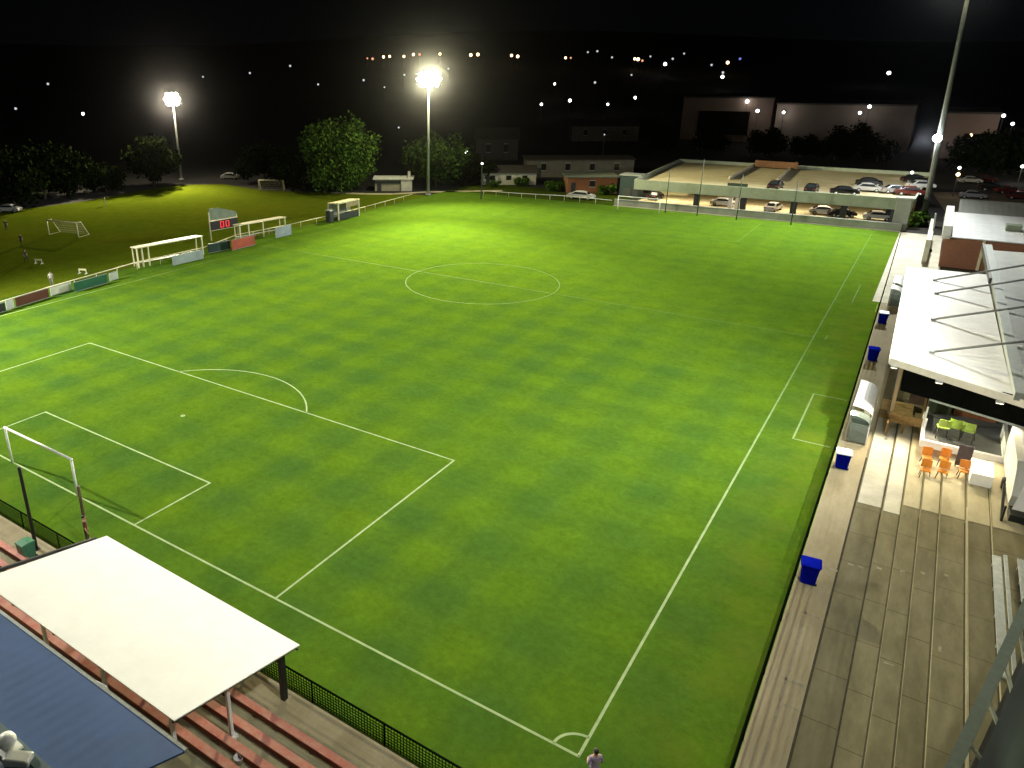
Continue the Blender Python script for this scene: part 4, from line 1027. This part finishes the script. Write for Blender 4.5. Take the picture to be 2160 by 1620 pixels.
# ------------------------------------------------------------------ far warehouses
def ware(label, u0, u1, vt, vb, y, dep, m_, lower=None):
    a, e = aty(u0, vt, y), aty(u1, vt, y); z1 = (a.z+e.z)/2; zb = 0
    t = thing('warehouse', label, 'building', ((a.x+e.x)/2, y, 0), 0, 'warehouses beyond the garage')
    MB().box((a.x,y,zb),(e.x,y+dep,z1)).build('wall', m_, t)
    MB().box((a.x-.3,y-.3,z1+.01),(e.x+.3,y+dep,z1+.5)).build('roof', mat('ware_roof',(.05,.045,.04),.9,.2,.3), t)
    if lower:
        p_ = aty(lower[0], lower[2], y-2.3); q_ = aty(lower[1], lower[3], y-2.3)
        MB().box((p_.x,y-2.3,min(p_.z,q_.z)),(q_.x,y-.01,max(p_.z,q_.z))).build('loading_bay', mat('bay_dark',(.012,.010,.008),.9,.2,.3), t)
    return t
wmA = mat('warehouse_pink',(.26,.19,.15),.85,.12,.12); wmB = mat('warehouse_brown',(.20,.165,.14),.85,.15,.1)
ware('pale brown warehouse with a dark loading bay, leftmost beyond the garage', 1443, 1634, 207, 290, 262, 30, wmA, (1475,1572,234,285))
ware('long dim warehouse behind silhouetted trees, middle of three', 1640, 1935, 222, 330, 250, 30, wmB)
ware('brownish warehouse with a pale awning right of the tall mast', 1985, 2112, 240, 330, 236, 30, wmA, (2035,2110,283,330))

# ------------------------------------------------------------------ trees
def make_tree(name, label, h, rx, rz_, cz, nclump, nleaf, ls, lm, loc, group, seed, lobes=()):
    R_ = random.Random(seed)
    t = thing(name, label, 'tree', loc, 0, group)
    tr = MB(); th = cz-rz_*.35
    tr.tube([(0,0,-.1),(.1,.05,th*.5),(.15,-.05,th),(.1,0,cz)], [h*.035,h*.027,h*.02,h*.008], 9)
    cl = []
    for i in range(nclump):
        while True:
            p = V((R_.uniform(-1,1),R_.uniform(-1,1),R_.uniform(-.85,1)))
            if .35 < p.length < 1: break
        k = 1-.18*R_.random()
        cl.append(V((p.x*rx*k, p.y*rx*k, cz+p.z*rz_*k)))
    for i in range(6):
        c = cl[i*3 % len(cl)]; tr.tube([(.12,0,th*(.6+.06*i)), c*.5+V((0,0,cz*.25)), c], [h*.012,h*.008,h*.003], 6)
    tr.build('trunk', BARK, t, False)
    cr = MB(); vs = []; fs = []
    for c in cl:
        rr = rx*R_.uniform(.2,.42)
        for _ in range(nleaf):
            d = V((R_.gauss(0,1),R_.gauss(0,1),R_.gauss(0,.8))).normalized()*rr*R_.random()**.4
            p = c+d; a = V((R_.gauss(0,1),R_.gauss(0,1),R_.gauss(0,1))).normalized(); b2 = a.cross(V((R_.gauss(0,1),R_.gauss(0,1),R_.gauss(0,1)))).normalized()
            s = ls*R_.uniform(.6,1.3); o = len(vs)
            vs += [p-a*s, p-b2*s*.55, p+a*s, p+b2*s*.55]; fs.append((o,o+1,o+2,o+3))
    me = bpy.data.meshes.new('crown'); me.from_pydata([tuple(v) for v in vs], [], fs); me.materials.append(lm)
    o = bpy.data.objects.new('crown', me); col.objects.link(o); o.parent = t
    return t
def P(u, v): c = at(u, v); return (c.x, c.y, -.02)
make_tree('broadleaf_tree', 'big dense rounded tree lit from its right beside the pale hut', 14.5, 8.0, 7.2, 7.0, 105, 170, .40, LEAF, P(712,402), 'trees behind the pitches', 1)
make_tree('broadleaf_tree', 'spreading tree behind the central floodlight mast', 11, 7.6, 4.6, 6.2, 46, 120, .42, mat('leaf_mid_green', (.028,.055,.010), .7, .5, 1.2), P(918,394), 'trees behind the pitches', 2)
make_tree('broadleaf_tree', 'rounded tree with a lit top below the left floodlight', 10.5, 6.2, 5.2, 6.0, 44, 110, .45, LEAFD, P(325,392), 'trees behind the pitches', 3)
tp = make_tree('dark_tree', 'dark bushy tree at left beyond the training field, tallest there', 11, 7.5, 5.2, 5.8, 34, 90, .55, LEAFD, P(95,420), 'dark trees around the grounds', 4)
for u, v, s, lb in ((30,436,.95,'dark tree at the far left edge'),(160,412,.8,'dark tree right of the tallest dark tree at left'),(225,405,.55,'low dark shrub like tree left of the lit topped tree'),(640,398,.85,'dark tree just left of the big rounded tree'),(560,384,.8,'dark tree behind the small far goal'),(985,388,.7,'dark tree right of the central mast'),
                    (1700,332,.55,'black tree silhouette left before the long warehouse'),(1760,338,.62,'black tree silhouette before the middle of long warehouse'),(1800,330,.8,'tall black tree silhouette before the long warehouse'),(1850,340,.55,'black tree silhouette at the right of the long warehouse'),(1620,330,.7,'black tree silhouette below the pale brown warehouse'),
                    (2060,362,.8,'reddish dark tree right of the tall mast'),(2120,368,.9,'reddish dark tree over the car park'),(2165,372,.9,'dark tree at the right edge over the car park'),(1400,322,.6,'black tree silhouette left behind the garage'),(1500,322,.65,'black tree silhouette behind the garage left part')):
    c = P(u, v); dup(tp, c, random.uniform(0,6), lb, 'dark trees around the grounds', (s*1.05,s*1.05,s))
bp_ = make_tree('round_bush', 'low green bush before the orange brick building', 2.6, 2.0, 1.2, 1.2, 14, 70, .3, LEAF, P(1180,402), 'bushes by the far houses', 9)
for u, v, s, lb in ((1160,402,.9,'low green bush left of the one before the brick building'),(1100,392,.9,'bush in front of the white walled house'),(1040,394,.7,'small bush at the left of white walled house'),(1280,410,1.0,'dark bush beside the kiosk'),(1930,478,1.2,'bush at the foot of the tall mast')):
    dup(bp_, P(u,v), random.uniform(0,6), lb, 'bushes by the far houses', (s,s,s))

# ------------------------------------------------------------------ floodlight masts
def flood(name_label, base, h, top=None, rows=3, cols=5, sx=1.0, aim=(-35,55,0), power=1e5, r0=.3, size=2.6, mm=GALV, colr=(.97,1,.93), estr=60, head=True, group='floodlight masts', spot=135, throw=None, throw2=None, spill=0):
    base = V(base); top = V(top) if top is not None else base+V((0,0,h))
    t = thing('floodlight_mast', name_label, 'floodlight', tuple(base), 0, group)
    MB().tube([base, base.lerp(top,.5), top], [r0, r0*.8, r0*.6], 12).build('pole', mm, t)
    m = MB(); m.lathe([(r0*2,0),(r0*2,.3),(r0*1.2,.35)]); m.build('footing', WALLC, t, False)
    if not head: return t, top
    d = (V(aim)-top).normalized(); dh = V((d.x,d.y,0)).normalized(); sd = V((-dh.y, dh.x, 0))
    fm = MB(); E = emis('flood_lamp_%d' % int(estr), colr, estr)
    for i in range(rows):
        zc_ = top+V((0,0,(i-(rows-1)/2)*.95*sx))
        fm.bar(zc_-sd*(cols*.5*sx), zc_+sd*(cols*.5*sx), .12)
    fm.bar(top-V((0,0,rows*.5*sx)), top+V((0,0,rows*.5*sx)), .2)
    fm.build('head_frame', GREY, t)
    for i in range(rows):
        nc = cols if i == rows//2 else cols-1
        for j in range(nc):
            c = top+V((0,0,(i-(rows-1)/2)*.95*sx))+sd*((j-(nc-1)/2)*.98*sx)+dh*.3
            n_ = (d+V((0,0,.12))).normalized()
            lm = MB().tube([c-n_*.25*sx, c+n_*.12*sx], [.24*sx,.49*sx], 14).build('lamp_housing', DGREY, t)
            MB().tube([c+n_*.121*sx, c+n_*.15*sx], [.485*sx,.44*sx], 14).build('lamp_glass', E, lm)
    ld = bpy.data.lights.new('floodlight', 'SPOT'); ld.energy = power*GAIN; ld.spot_size = math.radians(spot); ld.spot_blend = 1.0; ld.shadow_soft_size = .9; ld.color = colr
    lo = bpy.data.objects.new('floodlight', ld); col.objects.link(lo); lo.location = top+dh*1.1
    lo.rotation_euler = (V(aim)-lo.location).to_track_quat('-Z', 'Y').to_euler()
    for throw in (throw, throw2):
        if not throw: continue
        l2 = ld.copy(); l2.energy = throw[1]*GAIN; l2.spot_size = math.radians(throw[2]); lo = bpy.data.objects.new('floodlight', l2); col.objects.link(lo); lo.location = top+dh*1.1+V((0,0,.5))
        lo.rotation_euler = (V(throw[0])-lo.location).to_track_quat('-Z', 'Y').to_euler()
    if spill:
        sl = bpy.data.lights.new('floodlight_spill', 'POINT'); sl.energy = spill; sl.color = colr; sl.shadow_soft_size = .9
        so = bpy.data.objects.new('floodlight_spill', sl); col.objects.link(so); so.location = top+dh*1.2+V((0,0,-.6))
    return t, top
GAIN = .66
b0 = at(903,412)
PM = 9e5
flood('bright floodlight mast at the far left corner of the pitch', b0, 22.3, aim=(-30,60,0), power=3.6e5, estr=60, spot=112, colr=(1,.90,.52), throw=((-28,34,0),12.0e5,58), throw2=((-12,138,4),3.6e5,52), spill=2.2e4)
b1 = at(383,380)
flood('warm floodlight mast glowing beyond the training field at left', b1, 18.3, aim=(-108,46,0), power=3.6e5, colr=(1,.84,.58), estr=61, spot=128, rows=3, cols=4, spill=1.6e4)
b2 = at(1945,474)
topd = ray(2052,-60); tt = ((b2-CAM).length*1.0)/topd.length
b2t = CAM+topd*(tt*.985)
flood('tall grey floodlight mast rising past the top right of the photo', b2, 30, top=b2t, aim=(-24,84,0), power=4.4e5, estr=60, r0=.42, spot=110, mm=mat('mast_grey',(.14,.155,.145),.6,.2,2))
mid = b2.lerp(b2t, .37)
t = thing('bracket_lamp', 'single white lamp bracketed halfway up the tall right mast', 'lamp', tuple(mid))
MB().bar(mid, mid+V((-.2,-1.0,0)), .1).build('arm', GREY, t); MB().ball(mid+V((-.25,-1.3,0)), .6, 8).build('globe', emis('bracket_lamp_glow',(.95,1,1),30), t)
ld = bpy.data.lights.new('bracket_light','POINT'); ld.energy = 10000; ld.shadow_soft_size = .7; lo = bpy.data.objects.new('bracket_light', ld); col.objects.link(lo); lo.location = mid+V((-1.6,.9,-.4))
# masts just outside the photo: one beside the main stand, one beyond the left touchline, plus an added one
flood('floodlight mast beside the main stand outside the photo', (20.5,29,0), 27, aim=(-30,34,0), power=1.45e5, estr=60, spot=92)
flood('added unseen floodlight mast brightening the near half of the pitch', (13.5,-8,0), 36, aim=(-28,24,0), power=.95e5, estr=60, spot=92)  # unseen mast added to lift the dim near half of the pitch
flood('floodlight mast near the left touchline outside the photo', (-88,-8,0), 28, aim=(-38,26,0), power=5.4e5, estr=60, spot=104, colr=(1,.98,.86))
# stand lights: lamps under the stand roof front
for x in (6.7, 9.2, 12.2):
    y = yf(x)-.22
    t = thing('soffit_lamp', 'small warm lamp fixed to the front fascia of stand roof', 'lamp', (x,y,RZH-.5), 0, 'lamps on the stand roof')
    MB().box((-.2,-.12,0),(.2,.12,.1)).build('housing', GREY, t, False); MB().box((-.17,-.1,-.03),(.17,.1,-.002)).build('glass', emis('soffit_glow',(1,.85,.6),6), t, False)
    ld = bpy.data.lights.new('soffit_light','SPOT'); ld.energy = 1500 if x > 7 else 1900; ld.spot_size = math.radians(104); ld.spot_blend = .6; ld.color = (1,.83,.56); ld.shadow_soft_size = .15
    lo = bpy.data.objects.new('soffit_light', ld); col.objects.link(lo); lo.location = (x,y,RZH-.6); lo.rotation_euler = (V((x-.3,y-5.5,0))-lo.location).to_track_quat('-Z','Y').to_euler()
for k in range(3):
    ld = bpy.data.lights.new('garage_light','AREA'); ld.shape = 'RECTANGLE'; ld.size = 12; ld.size_y = 1; ld.energy = 900; ld.color = (1,.84,.58)
    lo = bpy.data.objects.new('garage_light', ld); col.objects.link(lo); lo.location = (gx0+7+k*14.5, gy+6, gd-.85)

# ------------------------------------------------------------------ street lights on the hillside
LW_ = [emis('street_warm_bright',(1,.62,.30),7), emis('street_warm_dim',(1,.45,.22),1.1), emis('street_white_bright',(1,.98,.95),8), emis('street_white_dim',(.9,.95,1),.75), emis('street_blue',(.25,.3,1),.8)]
lights = [
 (775,123,1),(786,124,1),(809,120,0),(822,119,0),(852,119,0),(872,115,0),(885,115,1),(928,114,0),(993,116,0),(1008,115,0),(1079,117,0),(1092,119,0),(1193,122,0),(1204,122,1),(1339,124,0),(1346,125,0),(1355,128,1),
 (1240,110,3),(1260,108,3),(1291,121,3),(1372,119,3),(1403,135,2),(1419,124,3),(1443,113,3),(1501,137,3),(1535,132,0),(1525,153,3),(1524,162,2),(1332,158,3),(1255,174,3),(1170,177,2),(1142,220,2),(1202,212,2),(1282,220,2),(1340,206,2),(1275,284,3),
 (527,154,3),(612,139,3),(671,178,3),(767,169,3),(811,184,3),(853,158,3),(946,145,3),(841,269,3),(175,240,2),(101,177,3),(33,229,3),(428,162,3),(984,321,2),(1017,345,2),(1875,154,2),(1561,124,4)]
LAB = ['bright orange street light in the row along the hill crest','dim orange street light on the dark hillside','bright white street light on the dark hillside','dim white street light on the dark hillside','small blue light near the hill crest']
protos = {}
for u, v, k in lights:
    d = ray(u, v).normalized(); s = 100.0; hh = 7.0; hit = None
    while s < 1500:
        p_ = CAM+d*s
        if p_.z < hz(p_.x,p_.y)+hh: hit = p_; break
        s += 2
    if hit is None: s = 820; hit = CAM+d*s
    R_ = s/F*[3.0,2.4,2.9,2.0,2.2][k]*random.uniform(.7,1.12)
    gz = hz(hit.x, hit.y)
    t = thing('street_light', LAB[k], 'street light', (hit.x,hit.y,gz), 0, 'street lights on the dark hillside')
    MB().tube([(0,0,-1),(0,0,hit.z-gz)], .12, 6).build('pole', DGREY, t, False)
    MB().ball((0,0,hit.z-gz), R_, 6).build('lamp', LW_[k], t, False)
# lamps among the warehouses and the car park: wall lamps that light what is round them
for u, v, y, en, k, lb in ((1576,214,261,900,2,'white wall lamp high on the pale brown warehouse'),(1598,234,258,900,2,'white lamp over the loading bay of pale brown warehouse'),(1653,237,248,2600,2,'white wall lamp between the two warehouses'),(1814,238,246,900,2,'left of a close pair of lamps on the long warehouse'),(1834,225,246,900,2,'right of a close pair of lamps on the long warehouse'),
                        (2048,285,232,700,0,'warm lamp under the awning of the right warehouse'),(2117,244,232,600,2,'white lamp right of the right warehouse'),(2136,261,228,600,2,'second white lamp at the right edge, lower down'),(2157,351,190,2500,2,'bluish white lamp at the right edge over car park'),(2024,354,165,500,2,'white lamp beside the tall mast, upper of two'),(2021,368,160,900,0,'warm lamp beside the tall mast, lower of two'),(642,350,128,300,0,'dim warm lamp among the dark trees left of the big tree'),(1924,364,152,900,2,'white lamp above the right end of garage deck')):
    c = aty(u, v, y); t = thing('wall_lamp', lb, 'lamp', tuple(c), 0, 'lamps around warehouses and car park')
    s = (c-CAM).length; R_ = s/F*2.9*random.uniform(.75,1.1)
    MB().ball((0,0,0), R_, 6).build('lamp', LW_[k], t, False)
    MB().tube([(0,.0,0),(0,.25,-c.z+.0)], .08, 6).build('pole', DGREY, t, False)
    ld = bpy.data.lights.new('wall_light','POINT'); ld.energy = en*.12; ld.color = (1,.8,.62) if k == 0 else (1,.9,.8); ld.shadow_soft_size = .6
    lo = bpy.data.objects.new('wall_light', ld); col.objects.link(lo); lo.location = c+V((0,-R_-1.2,-.3))

# ------------------------------------------------------------------ people
SKIN = mat('skin',(.42,.24,.16),.6,.06,8); HAIR = mat('hair_black',(.012,.010,.009),.6,.3,20)
def person(label, loc, rz, shirt, trousers, pose='stand', detail=True, hair=HAIR):
    """one continuous skinned figure; arms = (upper direction, fore direction)"""
    J = {}; E = []; Rr = {}
    def j(n, p, r, par=None):
        J[n] = (len(J), V(p), r)
        if par: E.append((J[par][0], J[n][0]))
    lean = .0
    j('pelvis',(0,0,.95),(.155,.115)); j('belly',(0,-.01,1.10),(.15,.11),'pelvis'); j('chest',(0,0,1.30),(.175,.12),'belly'); j('ribs',(0,.01,1.42),(.15,.10),'chest')
    j('neck',(0,.0,1.51),(.062,.062),'ribs'); j('chin',(0,-.02,1.57),(.07,.075),'neck'); j('face',(0,-.022,1.645),(.082,.098),'chin'); j('crown',(0,-.005,1.715),(.07,.085),'face')
    walk = .16 if pose == 'walk' else .04
    for s, nme in ((-1,'L'),(1,'R')):
        j('sh'+nme,(s*.185,.01,1.41),(.075,.07),'ribs'); j('el'+nme,(s*.265,.03,1.14),(.048,.048),'sh'+nme)
        fx = -.12 if pose == 'hold' else -.02*s
        j('wr'+nme,(s*(.16 if pose == 'hold' else .285), (-.24 if pose == 'hold' else -.06), 1.06 if pose == 'hold' else .90),(.033,.033),'el'+nme)
        w = J['wr'+nme][1]; dn = V((-s*.3,-.5,-.2)).normalized() if pose == 'hold' else V((0,-.15,-1)).normalized()
        pm = w+dn*.085; j('pa'+nme,pm,(.036,.028),'wr'+nme)
        if detail:
            sdv = V((0,1,0)).cross(dn).normalized() if pose == 'hold' else V((0,1,0))
            for k in range(4):
                b_ = pm+dn*.03+sdv*(.026*(k-1.5)); L_ = [.065,.078,.074,.058][k]
                j('f%s%d'%(nme,k), b_+dn*L_*.5+V((-s*.006,0,0)), (.0095,.0095), 'pa'+nme); j('g%s%d'%(nme,k), b_+dn*L_+V((-s*.022,0,0)), (.008,.008), 'f%s%d'%(nme,k))
            j('t'+nme, pm-sdv*.045+dn*.0, (.011,.011), 'pa'+nme); j('u'+nme, pm-sdv*.06+dn*.045, (.009,.009), 't'+nme)
        j('hip'+nme,(s*.095,0,.88),(.105,.11),'pelvis'); j('kn'+nme,(s*.11,-.02+(-s*walk),.50),(.066,.068),'hip'+nme); j('an'+nme,(s*.115,.02-s*walk*1.2,.10),(.042,.046),'kn'+nme); j('he'+nme,(s*.118,.0-s*walk*1.2,.055),(.044,.045),'an'+nme); j('to'+nme,(s*.13,-.15-s*walk*1.2,.035),(.04,.03),'he'+nme)
    me = bpy.data.meshes.new('sk'); names = list(J); me.from_pydata([tuple(J[n][1]) for n in names], E, [])
    o = bpy.data.objects.new('sk', me); col.objects.link(o)
    md = o.modifiers.new('s','SKIN'); md.use_smooth_shade = True
    sv = me.skin_vertices[0].data
    for i, n in enumerate(names): sv[i].radius = J[n][2]; sv[i].use_root = (i == 0)
    sb = o.modifiers.new('u','SUBSURF'); sb.levels = 2 if detail else 1; sb.render_levels = sb.levels
    dg = bpy.context.evaluated_depsgraph_get(); m2 = bpy.data.meshes.new_from_object(o.evaluated_get(dg)); bpy.data.objects.remove(o); m2.name = 'body'
    # simple face: nose, brow, eye sockets by moving vertices
    for v in m2.vertices:
        p = v.co
        if p.z > 1.55 and p.y < -.06:
            k = math.exp(-((p.x/.018)**2+((p.z-1.635)/.03)**2)); v.co.y -= .026*k
            for ex in (-.034,.034): k = math.exp(-(((p.x-ex)/.018)**2+((p.z-1.662)/.014)**2)); v.co.y += .012*k
            k = math.exp(-((p.x/.03)**2+((p.z-1.597)/.008)**2)); v.co.y += .006*k
    SH = mat('cloth_'+shirt[0], shirt[1], .85, .12, 6); TR = mat('cloth_'+trousers[0], trousers[1], .85, .15, 6); SHOE = BLACK
    m2.materials.clear()
    for x in (SKIN, SH, TR, SHOE): m2.materials.append(x)
    for p in m2.polygons:
        c = p.center; arm = abs(c.x) > .205 and c.z > .72 or (pose == 'hold' and c.y < -.15 and c.z > .95)
        if c.z > 1.475: i = 0
        elif arm: i = 1 if c.z > 1.17 and c.y > -.1 else 0
        elif c.z > .93: i = 1
        elif c.z > .085: i = 2
        else: i = 3
        p.material_index = i; p.use_smooth = True
    body = bpy.data.objects.new('person', m2); col.objects.link(body); body.location = loc; body.rotation_euler = (0,0,rz)
    tag(body, label, 'person')
    h = MB(); vs = []; n1, n2 = 9, 16
    for a in range(n1):
        th_ = PI*.58*a/(n1-1)
        for k in range(n2):
            ph = 2*PI*k/n2; fr = max(0, -math.sin(ph)); tt_ = th_*(1-.38*fr)
            vs.append((.093*math.sin(tt_)*math.cos(ph), -.004+.112*math.sin(tt_)*math.sin(ph), 1.665+.108*math.cos(tt_)))
    h.add(vs, [(a*n2+k,a*n2+(k+1)%n2,(a+1)*n2+(k+1)%n2,(a+1)*n2+k) for a in range(n1-1) for k in range(n2)], 0, True)
    h.build('hair', hair, body, False)
    if detail:
        for s in (-1,1):
            MB().ball((s*.087,.0,1.635),.024,6,sz=1.4).build('ear', SKIN, body, False)
            MB().ball((s*.034,-.094,1.662),.012,5).build('eye', mat('eye_dark',(.03,.025,.02),.3,.1), body, False)
    return body
c = at(1256,1636,0); c = at(1258,1583,1.7); 
person('person in lavender shirt with black hair by the corner flag area', (c.x,c.y,0), PI+.75, ('lavender',(.34,.26,.40)), ('dark_trousers',(.03,.03,.035)), 'hold')
c = at(177,1098,1.65); person('person in maroon standing by the fence behind the goal', (c.x,c.y,.2), 2.6, ('maroon',(.09,.02,.012)), ('brown_trousers',(.05,.035,.02)))
for u, v, rz, s_, tr_, lb in ((46,518,.5,('charcoal',(.02,.02,.022)),('charcoal2',(.02,.02,.02)),'person in dark clothes on the training field, left of the goal'),(56,553,2,('navy',(.015,.018,.03)),('charcoal2',(.02,.02,.02)),'person in navy clothes beside the low white hurdle'),(14,486,1,('olive',(.05,.05,.02)),('charcoal2',(.02,.02,.02)),'person in olive clothes at the left edge of the training field'),
                             (110,602,1.2,('white_shirt',(.6,.6,.55)),('grey_trousers',(.2,.2,.2)),'person in white shirt standing behind the pale rail fence'),(222,434,3,('cream_shirt',(.5,.48,.3)),('cream_trousers',(.4,.38,.25)),'person in cream clothes far out on the training field')):
    c = at(u, v); person(lb, (c.x,c.y,-.012), rz, s_, tr_, 'walk', False)
# corner flag
t = thing('corner_flag', 'short pale corner post at the near right corner of pitch', 'flag', (0,0,0))
MB().tube([(0,0,0),(0,0,.12)], .03, 8).build('socket', CREAM, t, False)

# ------------------------------------------------------------------ haze
def bloom_haze():  # thin volume added so the lamps get a lens-bloom halo
    o = MB().box((-930,-960,-3),(945,925,75)).build('bloom_haze', None)
    o['kind'] = 'stuff'
    m = bpy.data.materials.new('bloom_haze'); m.use_nodes = True; n = m.node_tree.nodes; l = m.node_tree.links
    n.remove(n['Principled BSDF']); v = n.new('ShaderNodeVolumePrincipled')
    v.inputs['Color'].default_value = (.9,.93,1,1); v.inputs['Density'].default_value = HAZE_D; v.inputs['Anisotropy'].default_value = .982
    l.new(v.outputs[0], n['Material Output'].inputs['Volume'])
    o.data.materials.clear(); o.data.materials.append(m)
HAZE_D = .0000125
bloom_haze()

# ------------------------------------------------------------------ world and render settings
w = bpy.data.worlds.new('World'); sc.world = w; w.use_nodes = True
bg = w.node_tree.nodes['Background']; bg.inputs['Color'].default_value = (.55,.62,.8,1); bg.inputs['Strength'].default_value = .0016
sc.view_settings.view_transform = 'Standard'; sc.view_settings.look = 'None'; sc.view_settings.gamma = 1; sc.view_settings.exposure = 0
sc.cycles.use_denoising = True
try: sc.cycles.denoiser = 'OPENIMAGEDENOISE'
except Exception: pass
sc.cycles.volume_bounces = 0; sc.cycles.max_bounces = 5; sc.cycles.diffuse_bounces = 3; sc.cycles.glossy_bounces = 2
sc.cycles.sample_clamp_indirect = 8
sc.cycles.use_light_tree = True
